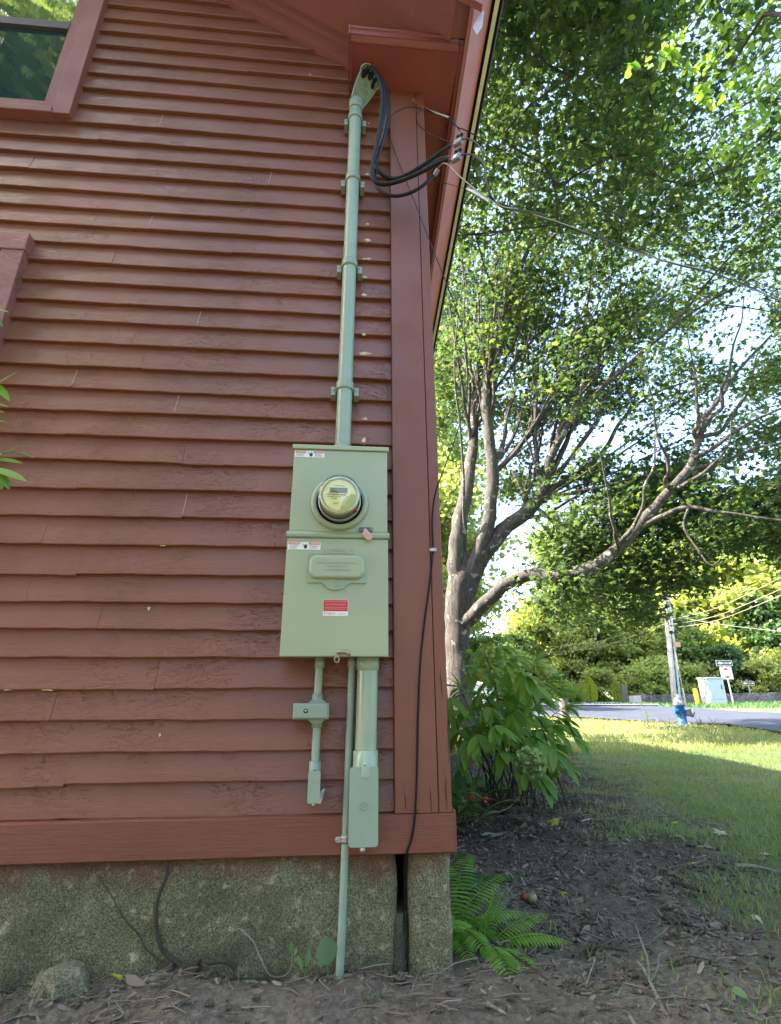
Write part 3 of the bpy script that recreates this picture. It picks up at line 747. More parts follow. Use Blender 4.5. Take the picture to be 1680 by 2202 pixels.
# outline: top right ccw -> ... insert the semicircle along the bottom edge
out_ = pts[:12] + semi + pts[12 + 4 - 4 + 0:] if False else None
left = [p for p in pts if p[0] <= fx0 + .0061]; right = [p for p in pts if p[0] > fx0 + .0061]
order = sorted(right[:4], key=lambda p: 0)
poly = pts[4:12] + semi + pts[12:16] + pts[0:4]
mb.prism(poly, YFb - .010, YFb - .003)
flap = mb.build('breaker_flap', M_GREEN2, mbx)  # darker enamel: shading of the flap edges put into the colour
mb = MB()
def dome_rect(mb, x0, x1, z0, z1, r, y0, h, steps=6):
    prev = None; rings = []
    for k in range(steps + 1):
        t = k / steps; ins = .010 * (1 - math.cos(t * math.pi / 2)); y = y0 - h * math.sin(t * math.pi / 2)
        rings.append([(a, y, b) for a, b in rounded(x0 + ins, x1 - ins, z0 + ins, z1 - ins, r - ins * .8, 7)])
    n = len(rings[0])
    vs = [p for q in rings for p in q]
    fs = [(i * n + k, i * n + (k + 1) % n, (i + 1) * n + (k + 1) % n, (i + 1) * n + k) for i in range(steps) for k in range(n)]
    mb.add(vs, fs, True); mb.add(rings[-1], [tuple(range(n))])
dome_rect(mb, fx0 + .006, fx1 - .005, fz0 + .012, fz1 - .007, .028, YFb - .0105, .014)
mb.build('raised_panel', M_GREEN, flap)
fy = YFb - .0247
text('CIRCUIT BREAKERS UNDER FLAP', (fx0 + fx1) / 2, fy, .433, .0092, M_GREEN2, flap, ext=.0006)
text('TO SWITCH OFF', (fx0 + fx1) / 2, fy, .421, .0092, M_GREEN2, flap, ext=.0006)
text('DO NOT BREAK SEAL', (fx0 + fx1) / 2, fy, .409, .0092, M_GREEN2, flap, ext=.0006)
mb = MB(); mb.box(-.088, .014, YFb - .006, YFb - .003, .4725, .489, .001); mb.build('hinge_plate', M_GREEN2, mbx)
mb = MB(); mb.tube([(-.086, YFb - .010, .4725), (.012, YFb - .010, .4725)], .0028, 8)
for x in (-.082, .002): mb.box(x - .006, x + .010, YFb - .013, YFb - .0035, .467, .4775, .001)
mb.build('hinge', M_GREEN2, mbx)
for x in (-.081, .006): MB().lathe([(0, .003), (.0025, .0025), (.003, 0)], (x, YFb - .006, .483), 'y', 10).build('rivet', M_GALV, mbx)
text('RELEASE', -.037, YFb - .0066, .482, .009, M_GREEN2, mbx, sx=1.2)
mb = MB(); mb.box(-.038, -.0355, YFb - .018, YFb - .0085, .350, .372); mb.build('pull_tab', M_GREEN, mbx)
# stickers
def danger(x0, x1, z0, z1):
    y = YFb - .0006
    s = MB().box(x0, x1, y - .0004, y, z0, z1).build('warning_sticker', M_WHITE, mbx)
    wdt = (x1 - x0); a = x0 + wdt * .38; b = x0 + wdt * .63; yy = y - .0006; h = z1 - z0
    MB().box(x0 + .002, a - .001, yy - .0003, yy, z1 - h * .34, z1 - .0008).build('header', M_ORL, s)
    MB().box(b + .001, x1 - .002, yy - .0003, yy, z1 - h * .34, z1 - .0008).build('header', M_ORL, s)
    text('DANGER', (x0 + a) / 2 + .002, yy - .0006, z1 - h * .17, h * .30, M_WHITE, s)
    text('PELIGRO', (b + x1) / 2 + .002, yy - .0006, z1 - h * .17, h * .30, M_WHITE, s)
    m2 = MB()
    for cx0, cx1 in ((x0 + .005, a - .004), (b + .004, x1 - .005)):
        m2 = MB()
        for k in range(4):
            zz = z1 - h * (.45 + .13 * k); m2.box(cx0, cx1 - random.uniform(0, .010), yy - .0003, yy, zz - h * .025, zz + h * .02)
        m2.build('fine_print', M_GREYINK, s)

    m3 = MB(); c = (a + b) / 2 + .003; zc = (z0 + z1) / 2
    m3.prism([(c - .005, zc + .001), (c - .004, zc - .008), (c, zc - .011), (c + .006, zc - .008), (c + .007, zc), (c + .006, zc + .007), (c + .0045, zc + .001), (c + .003, zc + .0085), (c + .0015, zc + .002), (c, zc + .008), (c - .001, zc + .001), (c - .0035, zc + .006)], yy - .0004, yy)
    m3.prism([(c - .013, zc + .011), (c - .006, zc + .005), (c - .009, zc + .002), (c - .003, zc - .002), (c - .010, zc + .001), (c - .008, zc + .005)], yy - .0004, yy)
    m3.build('shock_pictogram', M_INK, s)
danger(-.206, -.098, .838, .864); danger(-.211 + .001, -.098, .484, .511)
# the lower cover stands 3 mm proud: lift its sticker
for ch in mbx.children:
    if ch.name.startswith('warning_sticker') and ch.data.vertices[0].co.z + mbx.location.z < .6:
        ch.location.y -= .0032
y = YFb - .0036
M_LTXT = plain('label lettering', (.62, .35, .33), .5, bstr=0)
rl = MB().prism(rounded(-.081, .002, .258, .312, .003, 3), y - .0004, y).build('disconnect_label', M_WHITE, mbx)
MB().prism(rounded(-.080, .001, .2735, .3112, .0025, 3), y - .0009, y - .0005).build('red_field', M_REDL, rl)
for s_, zz, sz in (('EMERGENCY DISCONNECT,', .3055, .0068), ('SERVICE DISCONNECT', .2955, .0068), ('INTERRUPTOR DE EMERGENCIA', .2860, .0056), ('INTERRUPTOR DE SERVICIO', .2800, .0056)):
    text(s_, -.0395, y - .0012, zz, sz, M_LTXT, rl)
text('E·T·N', -.066, y - .0008, .2655, .0095, M_REDL, rl); text('CUTLER', -.048, y - .0008, .2655, .0055, M_GREYINK, rl); text('DISC 1001', -.016, y - .0008, .2645, .005, M_GREYINK, rl)
rl.rotation_euler = (0, 0, 0)
# bottom hasp
hz = .132
mb = MB(); mb.tube([(-.018, YFb - .004, hz + .002), (-.028, YFb - .008, hz + .009), (-.010, YFb - .010, hz + .011), (.006, YFb - .008, hz + .006), (.008, YFb - .004, hz - .0)], [.003, .005, .0062, .006, .004], 8, sub=4)
mb.box(-.050, -.018, YFb - .010, YFb - .004, hz - .004, hz - .001)
hs = mb.build('hasp', M_HASP, mbx)
mb = MB(); mb.tube([(-.030 + .0075 * math.cos(a), YFb - .010, hz - .014 + .009 * math.sin(a)) for a in [2 * math.pi * k / 16 for k in range(17)]], .0024, 6, caps=False); mb.build('ring', M_HASP, hs)
MB().lathe([(0, .003), (.003, .0025), (.004, 0)], (.004, YFb - .011, hz + .005), 'y', 10).build('screw', M_GALV, mbx)

# ================================================================ MAST
mast = thing('service_mast', (-.033, 1.81, .888), 'tall grey-green conduit mast rising from the meter box to the eave', 'conduit')
MX0, MX1 = Vector((-.0335, 1.808, .889)), Vector((-.0185, 1.808, 2.885))
def mp(z): return MX0.lerp(MX1, (z - MX0.z) / (MX1.z - MX0.z))
MB().tube([mp(.889), mp(1.6), mp(2.3), mp(2.885)], .0302, 28).build('pipe', M_PVC, mast)
mb = MB(); mb.lathe([(.0302, .035), (.037, .034), (.037, .0), (.039, 0)], (MX0.x, MX0.y, .889), 'z', 28)
for k in range(10):
    a = 2 * math.pi * k / 10; mb.box(MX0.x + .038 * math.cos(a) - .002, MX0.x + .038 * math.cos(a) + .002, MX0.y + .038 * math.sin(a) - .002, MX0.y + .038 * math.sin(a) + .002, .889, .912)
mb.build('hub_fitting', M_PVC2, mast)
for z in (2.815, 2.375, 1.838, 1.195):
    c = mp(z); mb = MB()
    mb.lathe([(.0308, -.018), (.0355, -.018), (.036, -.012), (.036, .012), (.0355, .018), (.0308, .018)], (c.x, c.y, z), 'z', 28)
    mb.box(c.x - .0345, c.x + .0345, c.y, YW + .004, z - .018, z + .018)
    for s_ in (-1, 1):
        x = c.x + s_ * .047; mb.box(x - .0095, x + .0095, c.y + .012, YW + .004, z - .030, z + .010, .002)
    st = mb.build('strap', M_PVC2, mast)
    for s_ in (-1, 1):
        x = c.x + s_ * .047; MB().lathe([(0, .004), (.004, .003), (.0045, 0)], (x, c.y + .012, z - .004), 'y', 10).build('screw', M_GALV, st)
# weatherhead: collar, hood shell and a face plate looking right and down
wc = mp(2.885)
hd = MB()
hd.lathe([(.0305, -.012), (.0345, -.012), (.0352, .0), (.0352, .045), (.034, .055)], (wc.x, wc.y, 2.885), 'z', 28)
p0 = Vector((wc.x, wc.y, 2.93)); tipv = at(803, 150, 1.735)
axis = (tipv - p0); L = axis.length; ad = axis.normalized()
fn = Vector((.50, -.70, -.35)); fn = (fn - ad * fn.dot(ad)).normalized(); sd = ad.cross(fn)
rows = []; NN = 16
for i in range(13):
    t = i / 12
    wd = .036 + .020 * math.sin(min(1, t * 1.35) * math.pi / 2) if t < .75 else (.056 * math.sqrt(max(0, 1 - ((t - .75) / .27) ** 2)) + .006)
    dp = .036 + .012 * t - (.020 * max(0, t - .6) / .4)
    c = p0 + ad * (L * t); row = []
    for k in range(NN + 1):
        a = math.pi * k / NN
        row.append(c + sd * (wd * math.cos(a)) - fn * (dp * math.sin(a)) + fn * .012)
    rows.append(row)
hd.grid(rows)
# face plate (slightly recessed) with scalloped exit edge
hood = hd.build('weatherhead', M_PVC2, mast)
pl = MB(); 
def PL(u, v, h=0): return p0 + ad * (L * v) + sd * u + fn * (.012 + h)
edge = [(-.036, .0), (-.052, .35), (-.055, .55)]
sc = []
for k, (cu, cv) in enumerate([(-.033, .70), (0, .80), (.033, .70)]):
    for q in range(7):
        a = math.pi - math.pi * q / 6; sc.append((cu + .0155 * math.cos(a), cv - .13 * math.sin(a)))
outl = edge + sc + [(.055, .55), (.052, .35), (.036, .0)]
n = len(outl)
a_ = [PL(u, v, -.004) for u, v in outl]; b_ = [PL(u, v, -.010) for u, v in outl]
pl.add(a_ + b_, [tuple(range(n)), tuple(range(n, 2 * n))[::-1]] + [(i, i + n, (i + 1) % n + n, (i + 1) % n) for i in range(n)])
pl.tube([PL(u, v, -.003) for u, v in outl[3:24]], .0018, 6)
for (u, v, r_) in [(-.020, .42, .011), (.020, .40, .011), (0, .55, .007)]:
    pl.tube([PL(u + r_ * math.cos(a), v + r_ * math.sin(a) / L, -.003) for a in [2 * math.pi * k / 18 for k in range(19)]], .0014, 5, caps=False)
pl.build('face_plate', plain('grey green cast plate', (.20, .23, .14), .4, var=.2), hood)
rim = MB(); rim.tube([rows[i][0] for i in range(13)] , .0028, 6); rim.tube([rows[i][-1] for i in range(13)], .0028, 6); rim.build('rim', M_PVC, hood)
MB().add([PL(u, v, -.022) for u, v in [(-.05, .3), (-.054, .6), (-.04, .86), (0, .96), (.04, .86), (.054, .6), (.05, .3)]], [tuple(range(7))]).build('hood_dark_sheet', M_DARK, hood)  # flat black sheet: shade inside the hood put into the colour

# ================================================================ CABLES near the eave
def Z1(x, y, Y): return at(700 + x / 4.2, y / 4.2, Y)     # coordinates of a detail view -> world at real depth
def cable(name, pts, r, mat, label, cat='cable', group=None, sub=6, n=8):
    P = [Vector(p) for p in pts]; o = thing(name, P[0], label, cat, group) if False else None
    m_ = MB().tube(P, r, n, sub=sub)
    return m_.build(name, mat, label=label, cat=cat, group=group)
GRP = 'black service cables looping from the weatherhead'
inside = PL(0, .5, -.012)
A = [(PL(-.03, .62, -.018))] + [PL(-.028, .86, .01)] + [Z1(x, y, Y) for x, y, Y in [(470, 660, 1.700), (530, 800, 1.69), (535, 1000, 1.70), (490, 1200, 1.72), (445, 1400, 1.735), (470, 1520, 1.74), (540, 1590, 1.735), (640, 1612, 1.72), (760, 1565, 1.70), (900, 1480, 1.67), (1020, 1390, 1.64), (1125, 1320, 1.62)]]
B = [(PL(0, .62, -.018))] + [PL(0, .92, .01)] + [Z1(x, y, Y) for x, y, Y in [(450, 640, 1.70), (505, 770, 1.685), (512, 950, 1.69), (480, 1200, 1.71), (425, 1480, 1.72), (420, 1600, 1.72), (500, 1660, 1.715), (650, 1640, 1.70), (850, 1560, 1.67), (1000, 1480, 1.64), (1110, 1440, 1.62)]]
C = [(PL(.03, .62, -.018))] + [PL(.03, .86, .01)] + [Z1(x, y, Y) for x, y, Y in [(500, 700, 1.715), (560, 830, 1.71), (575, 980, 1.715), (545, 1180, 1.73), (480, 1400, 1.75), (445, 1560, 1.755), (470, 1690, 1.755), (550, 1755, 1.745), (660, 1768, 1.73), (790, 1730, 1.71), (900, 1660, 1.69), (968, 1585, 1.68)]]
D = [(PL(.03, .60, -.022))] + [PL(.032, .84, .006)] + [Z1(x, y, Y) for x, y, Y in [(505, 720, 1.73), (560, 860, 1.73), (560, 1000, 1.735), (520, 1200, 1.75), (470, 1420, 1.76), (450, 1540, 1.76), (500, 1580, 1.75), (620, 1600, 1.735), (760, 1580, 1.715), (900, 1500, 1.69), (1020, 1430, 1.655), (1120, 1405, 1.63)]]
cable('service_cable', A, .0098, M_BLACK, 'black cable ending at the upper splice connector', group=GRP)
cable('service_cable', B, .0098, M_BLACK, 'thick black cable ending at the square tagged splice connector', group=GRP)
cable('service_cable', C, .0082, M_BLACK, 'black cable hanging lowest, ending at the small lower connector', group=GRP)
cable('service_cable', D, .0024, M_CONN, 'thin pale grey stripe wire inside the black cable bundle', group=GRP)
def connector(c, d, size, label, tagged=False):
    c = Vector(c); d = Vector(d).normalized(); up = Vector((0, 0, 1)); sd_ = d.cross(up).normalized(); up = sd_.cross(d)
    def bx(mb, a, l, w_, h):
        vs = []
        for i in (-1, 1):
            for j in (-1, 1):
                for k in (-1, 1): vs.append(a + d * (i * l) + sd_ * (j * w_) + up * (k * h))
        mb.add(vs, [(0, 1, 3, 2), (4, 6, 7, 5), (0, 4, 5, 1), (2, 3, 7, 6), (0, 2, 6, 4), (1, 5, 7, 3)])
    t = thing('splice_connector', c, label, 'connector', 'splice connectors joining the service cables')
    mb = MB(); bx(mb, c, size, size * .5, size * .55); bx(mb, c - up * size * .62, size * 1.1, size * .3, size * .1); mb.build('body', M_CONN, t)
    mb = MB()
    for s_ in (-.55, .45):
        q = c + d * (size * s_); mb.tube([q + up * size * .35, q + up * size * 1.45], size * .36, 10); mb.tube([q + up * size * 1.4, q + up * size * 1.75], size * .43, 10)
    mb.tube([c - d * size * 1.5, c - d * size * .9], size * .38, 10)
    mb.build('screw_caps', M_BLACK, t)
    if tagged:
        mb = MB(); bx(mb, c - sd_ * (-size * .56) if sd_.y < 0 else c - sd_ * size * .56, size * .42, size * .02, size * .38); mb.build('tag', M_WHITE, t)
    return t
cdir = (Z1(1230, 1260, 1.57) - Z1(1130, 1320, 1.62))
connector(Z1(1200, 1285, 1.59), cdir, .021, 'splice connector with black screw caps, uppermost of the cluster')
connector(Z1(1185, 1425, 1.60), cdir, .022, 'square splice connector with a small white tag, middle of the cluster', True)
connector(Z1(1000, 1555, 1.67), Z1(1030, 1500, 1.65) - Z1(970, 1590, 1.68), .015, 'small splice connector nearest the corner board, lowest of the cluster')
# drop wires from the connectors to the incoming line
def Z2(x, y, Y): return at(1000 + x / 2.4706, y / 2.4706, Y)
drop = [Z2(x, y, Y) for x, y, Y in [(145, 1050, 1.50), (200, 1095, 1.52), (300, 1120, 1.56), (400, 1143, 1.60), (500, 1180, 1.64), (700, 1262, 1.73), (900, 1332, 1.83), (1100, 1393, 1.94), (1300, 1450, 2.05), (1500, 1520, 2.17), (1690, 1600, 2.3), (1900, 1690, 2.5)]]
sp = at(1900, 1210, 27)
sp = Vector((16.5, 22.0, 7.0))
drop = drop
GD = 'aerial service wires leading away to the right'
DR = drop; drop = [p + Vector((0, .004 * math.sin(i * 2.1), .007 * math.cos(i * 2.1))) for i, p in enumerate(DR)]
cable('service_wire', [Z1(1215, 1265, 1.58), Z1(1280, 1250, 1.56), Z1(1350, 1280, 1.54), Z1(1405, 1350, 1.52), Z1(1432, 1480, 1.51), Z1(1455, 1640, 1.505), Z1(1500, 1770, 1.51)] + drop[1:], .0034, M_CABLEG, 'grey service wire curving from the upper connector down to the overhead line', 'wire', GD)
cable('service_wire', [Z1(1215, 1400, 1.59), Z1(1290, 1390, 1.57), Z1(1370, 1420, 1.55), Z1(1430, 1490, 1.53), Z1(1450, 1600, 1.515), Z1(1475, 1730, 1.515), Z1(1530, 1820, 1.53)] + [p + Vector((0, .004 * math.sin(i * 2.1 + 5), .007 * math.cos(i * 2.1 + 5))) for i, p in enumerate(DR[2:])], .0034, M_CABLEG, 'grey service wire curving from the tagged connector down to the overhead line', 'wire', GD)
cable('service_wire', [Z1(1020, 1510, 1.65), Z1(1060, 1475, 1.63), Z1(1110, 1490, 1.61), Z1(1200, 1580, 1.57), Z1(1330, 1690, 1.52), Z1(1420, 1760, 1.51)] + [p + Vector((0, .004 * math.sin(i * 2.1 + 4), .008 * math.cos(i * 2.1 + 4))) for i, p in enumerate(DR[1:])], .0026, M_ALUW, 'bare silver neutral wire running from the lower connector to the line clamp', 'wire', GD)
wcl = thing('wire_clamp', Z1(1380, 1765, 1.50), 'weathered wedge clamp gripping the bare silver service wire', 'clamp')
MB().tube([Z1(1275, 1705, 1.53), Z1(1330, 1730, 1.52), Z1(1480, 1820, 1.49)], [.004, .0085, .006], 8).build('sleeve', M_GALV, wcl)
MB().tube([Z1(960, 1615, 1.84), Z1(1040, 1640, 1.72), Z1(1180, 1680, 1.60), Z1(1290, 1712, 1.53)], .0014, 5).build('bail_wire', M_BLACK, wcl)
# telephone drop: black wire from the eye hook out to the right, loops and down-lead
eye = thing('eye_hook', Z1(800, 915, 1.83), 'small rusty eye hook screwed into the corner under the eave', 'hook')
MB().tube([Z1(800, 915, 1.86), Z1(800, 915, 1.82)], .004, 8).tube([Z1(800 + 18 * math.cos(a), 915 + 20 * math.sin(a), 1.815) for a in [2 * math.pi * k / 12 for k in range(13)]], .0025, 6, caps=False).build('hook', plain('rust', (.20, .09, .04), .8, var=.3), eye)
tcl = thing('telephone_clamp', Z1(1040, 1030, 1.72), 'slim grey telephone wire clamp strung from the rusty eye hook', 'clamp')
MB().tube([Z1(815, 915, 1.81), Z1(900, 965, 1.77), Z1(960, 1000, 1.75)], .0014, 5).build('bail_wire', M_HASP, tcl)
MB().tube([Z1(955, 998, 1.75), Z1(1000, 1020, 1.74), Z1(1110, 1058, 1.71)], [.003, .006, .0055], 8).build('sleeve', M_GALV, tcl)
tel = [Z1(905, 992, 1.77), Z1(1000, 1030, 1.745), Z1(1100, 1075, 1.715), Z1(1200, 1150, 1.67)] + [Z2(x, y, Y) for x, y, Y in [(0, 690, 1.62), (150, 770, 1.68), (400, 920, 1.8), (560, 1000, 1.88), (700, 1080, 1.96), (900, 1190, 2.1), (1150, 1328, 2.3), (1400, 1450, 2.5), (1690, 1592, 2.8), (1900, 1690, 3.0)]]
cable('telephone_wire', tel, .0026, M_BLACK, 'thin black overhead telephone wire crossing the tree leaves', 'wire')
cable('telephone_wire', [Z1(1110, 1060, 1.71), Z1(1170, 1120, 1.69), Z1(1215, 1180, 1.67)], .0026, M_BLACK, 'short black wire tail reaching the upper connector caps', 'wire')
cable('loop_wire', [Z1(905, 992, 1.765), Z1(850, 1000, 1.75), Z1(822, 1050, 1.74), Z1(840, 1120, 1.73), (Z1(900, 1180, 1.72)), Z1(1000, 1235, 1.69), Z1(1100, 1275, 1.65), Z1(1140, 1290, 1.63)], .0026, M_BLACK, 'thin black wire making a loop beneath the telephone clamp', 'wire')
cor = YW - .031
lead = [Z1(900, 997, 1.77), Z1(820, 972, 1.79), Z1(730, 972, 1.80), Z1(640, 1010, 1.81), Z1(580, 1070, 1.815), Z1(565, 1190, 1.82), Z1(620, 1350, 1.82), Z1(700, 1560, 1.815), Z1(800, 1810, 1.80), at(914, 492, 1.78), at(952, 588, 1.76), at(984, 672, 1.75), at(1000, 730, 1.75), at(1006, 800, 1.755), at(1000, 870, 1.765), at(980, 940, 1.775), at(958, 1000, 1.785), at(938, 1055, 1.80), at(930, 1110, cor), at(931, 1180, cor), at(925, 1250, cor), at(913, 1340, cor), at(904, 1430, cor), at(899, 1550, cor), at(897, 1660, cor - .003), at(892, 1760, cor - .006), at(884, 1808, cor - .004), at(872, 1845, cor), at(868, 1900, YW + .04)]
cable('telephone_lead', lead, [.0022] * 17 + [.0035] * 12, M_CABLEG if False else M_BLACK, 'thin dark telephone lead running down the corner board into the foundation gap', 'wire')
cable('ground_wire', [at(871, 1850, cor + .01), at(869, 1950, YW + .02), at(871, 2020, YW - .012), at(875, 2040, YW - .02), at(872, 2064, YW - .02)], .0026, M_BLACK, 'short black wire poking from the bottom of the foundation gap', 'wire')
clipt = thing('cable_clip', at(931, 1182, cor), 'small silver clip holding the telephone lead to the corner board', 'clip')
c = at(931, 1182, cor - .004)
MB().box(c.x - .012, c.x + .014, c.y - .001, c.y + .002, c.z - .006, c.z + .006, .0006).box(c.x - .005, c.x + .005, c.y - .004, c.y - .0012, c.z - .006, c.z + .006).build('band', M_GALV, clipt)
MB().lathe([(0, .002), (.002, .0018), (.0025, 0)], (c.x + .010, c.y - .001, c.z), 'y', 10).build('screw', M_GALV, clipt)

# ================================================================ LOWER CONDUITS
def screw(x, y, z, parent, r=.0045): return MB().lathe([(0, .0042), (r * .7, .004), (r, .002), (r, 0)], (x, y, z), 'y', 12).build('screw', M_GALV, parent)
lc = thing('small_conduit', (-.09, 1.835, -.30), 'short thin conduit with a rectangular junction box, left of the three under the meter', 'conduit', 'conduits under the meter box')
MB().tube([(-.0895, 1.833, .135), (-.0925, 1.833, -.012)], .0132, 18).tube([(-.0905, 1.833, -.06), (-.0915, 1.833, -.205)], .0132, 18).build('pipe', M_PVC, lc)
MB().lathe([(.0132, .0), (.017, .0), (.017, .032), (.0132, .032)], (-.0895, 1.833, .098), 'z', 18).build('coupling', M_PVC2, lc)
MB().lathe([(.0132, .03), (.0175, .03), (.018, 0), (.022, -.01)], (-.0922, 1.833, -.014), 'z', 18).build('coupling', M_PVC2, lc)
MB().lathe([(.022, .008), (.0175, -.006), (.0175, -.028), (.0132, -.028)], (-.0905, 1.833, -.060), 'z', 18).build('coupling', M_PVC2, lc)
MB().lathe([(.0132, .026), (.0185, .026), (.019, -.01)], (-.0915, 1.833, -.214), 'z', 18).build('coupling', M_PVC2, lc)
jb = MB().box(-.1675, -.052, 1.792, YW + .004, -.062, -.0135, .003).prism([(-.122, -.0135), (-.108, -.002), (-.076, -.002), (-.062, -.0135)], 1.815, 1.85).prism([(-.122, -.062), (-.108, -.074), (-.076, -.074), (-.062, -.062)][::-1], 1.815, 1.85).build('junction_box', M_PVC2, lc)
MB().box(-.1645, -.057, 1.784, 1.7915, -.0585, -.0165, .003).build('cover', M_PVC2, jb)
MB().lathe([(.0035, .001), (.007, .001), (.007, 0)], (-.126, 1.7838, -.0365), 'y', 16).build('screw_recess', M_DARK, jb); screw(-.126, 1.7842, -.0365, jb, .0038)
lb = MB().prism(rounded(-.1075, -.0735, -.298, -.214, .006, 4), 1.806, YW + .004).build('elbow_body', M_PVC2, lc)
MB().prism(rounded(-.1095, -.0715, -.302, -.212, .006, 4), 1.800, 1.8055).build('cover', M_PVC, lb)
screw(-.0905, 1.806, -.2070, lb); screw(-.0905, 1.806, -.3065, lb)
gc = thing('ground_conduit', (.006, 1.83, -.78), 'long thin conduit running from the meter box down into the soil', 'conduit', 'conduits under the meter box')
MB().tube([(.0205, 1.838, .135), (.0125, 1.834, -.3), (.006, 1.826, -.62), (.0, 1.812, -.80)], .0118, 18).build('pipe', M_PVC, gc)
MB().lathe([(.0118, 0), (.016, 0), (.016, .028), (.0118, .028)], (.0203, 1.838, .102), 'z', 18).build('coupling', M_PVC2, gc)
cz = -.405; cl_ = MB().lathe([(.0122, -.010), (.0150, -.010), (.0160, -.004), (.0145, 0), (.0160, .004), (.0150, .010), (.0122, .010)], (.0100, 1.8325, cz), 'z', 20).prism([(-.005, cz - .008), (-.018, cz - .007), (-.022, cz), (-.018, cz + .007), (-.005, cz + .008)], 1.826, 1.8305).build('clamp', M_GALV, gc); screw(-.015, 1.826, cz, cl_, .0038)
rc = thing('large_conduit', (.07, 1.80, -.415), 'wide glossy conduit ending in a big elbow box, right of the three under the meter', 'conduit', 'conduits under the meter box')
M_PVCG = plain('glossy pipe', (.30, .37, .25), .16, var=.05, nscale=14, bstr=.02)
MB().tube([(.0735, 1.806, .135), (.0685, 1.802, -.185)], .0345, 32).build('pipe', M_PVCG, rc)
MB().lathe([(.0345, -.002), (.0385, 0), (.0385, .046), (.0345, .046)], (.0732, 1.806, .090), 'z', 32).build('coupling', M_PVCG, rc)
MB().lathe([(.0345, .056), (.0395, .055), (.040, -.02)], (.0685, 1.802, -.210), 'z', 32).build('coupling', M_PVCG, rc)
lb = MB().prism(rounded(.0215, .1035, -.408, -.204, .010, 5), 1.772, YW + .002).build('elbow_body', M_PVC2, rc)
MB().prism(rounded(.0185, .1070, -.413, -.199, .010, 6), 1.764, 1.7715).build('cover', M_PVC, lb)
MB().tube([(.0625 + .011 * math.cos(a), 1.7635, -.305 + .011 * math.sin(a)) for a in [2 * math.pi * k / 24 for k in range(25)]], .0010, 5, caps=False).build('knockout_ring', M_PVC2, lb)
text('LB', .0625, 1.7634, -.305, .007, M_PVC2, lb)
mb = MB().prism(rounded(.057, .073, -.200, -.187, .006, 4), 1.766, 1.7722).prism(rounded(.053, .069, -.426, -.412, .006, 4), 1.766, 1.7722); mb.build('cover_ears', M_PVC, lb)
screw(.065, 1.766, -.192, lb, .006); screw(.061, 1.766, -.420, lb, .006)
mb = MB(); mb.add([at(690, 1700, 1.845), at(697, 1706, 1.83), at(699, 1694, 1.835), at(694, 1718, 1.84), at(688, 1730, 1.845), at(684, 1722, 1.85)], [(0, 1, 2), (0, 3, 1), (0, 4, 3), (0, 5, 4)])
sl_ = mb.build('sealant_blob', M_WHITE, label='clear strand of sealant peeling beside the small elbow', cat='sealant')

# ================================================================ VINES, TWIGS on the foundation
def twig(name, pts, r, mat, label, cat='stick', group=None, sub=5):
    pts = [Vector(p) for p in pts]; rr = [r * (1 - .55 * i / (len(pts) - 1)) for i in range(len(pts))]
    pts = [p + Vector((random.uniform(-1, 1), 0, random.uniform(-1, 1))) * r * .5 for p in pts]
    return MB().tube(pts, rr, 7, sub=sub).build(name, mat, label=label, cat=cat, group=group)
fy = GF - .012
twig('dead_vine', [at(430, 2080, fy - .03), at(412, 2092, fy - .02), at(385, 2068, fy), at(352, 2040, fy), at(336, 2000, fy - .004), at(333, 1965, fy), at(343, 1925, fy), at(358, 1885, fy), at(362, 1850, fy)], .0085, M_VINE, 'thick dead vine stem climbing the mossy foundation to the skirt board', 'vine')
twig('dead_vine', [at(505, 2086, fy - .04), at(488, 2070, fy - .05), at(455, 2066, fy - .055), at(436, 2060, fy - .05), at(422, 2075, fy - .03), at(410, 2094, fy - .015)], .0095, M_VINE, 'knobbly vine root arching out near the base of the foundation', 'vine')
twig('dead_vine', [at(402, 2086, fy - .008), at(350, 2070, fy), at(312, 2040, fy), at(298, 2012, fy), at(265, 1975, fy), at(238, 1925, fy), at(205, 1878, fy)], .0032, M_VINE, 'thin dark vine slanting up the left part of the foundation', 'vine')
twig('dry_tendril', [at(520, 1998, fy - .01), at(545, 2025, fy - .02), at(560, 2060, fy - .03), at(580, 2095, fy - .04), at(605, 2100, fy - .04), at(625, 2085, fy - .03), at(630, 2050, fy - .02)], .0022, M_PALEST, 'thin pale curling tendril left of the ground conduit', 'tendril')
twig('dry_tendril', [at(470, 2030, fy - .01), at(490, 2010, fy - .015), at(515, 1997, fy - .015), at(530, 2015, fy - .02)], .0016, M_PALEST, 'short wiry tendril on the foundation, higher than the curling one', 'tendril')

# small plants at the base
def sprig(base, leaves, label, name='seedling', mat=F_GL):
    t = thing(name, base, label, 'plant'); mb = MB(); st = MB()
    for d, l, w_, dr in leaves:
        d = Vector(d).normalized(); b = Vector(base); e = b + d * l * .5
        st.tube([b, b + d * l * .25 + Vector((0, 0, .004)), e], .0012, 5)
        strip_leaf(mb, e, d, (0, -.6, .8), l, w_, dr)
    mb.build('leaf', mat, t); st.build('stem', F_GL, t)
gb = at(706, 2105, GF - .06)
sprig(gb, [((-.1, -.25, 1), .075, .062, .1)], 'round pale green leaf standing left of the ground conduit', mat=foliage('pale round leaf', [(.12, .24, .13), (.15, .28, .15)], .35))
gb = at(655, 2100, GF - .05)
sprig(gb, [((.15, -.2, 1), .05, .016, .3), ((-.3, -.2, .9), .04, .012, .4)], 'tiny two-leaved seedling against the foundation, left of the round leaf')
gb = at(628, 2062, GF - .03)
sprig(gb, [((-.1, -.2, 1), .03, .014, .2), ((.3, -.2, .6), .02, .01, .2)], 'small leaf tip at the end of the curling tendril')
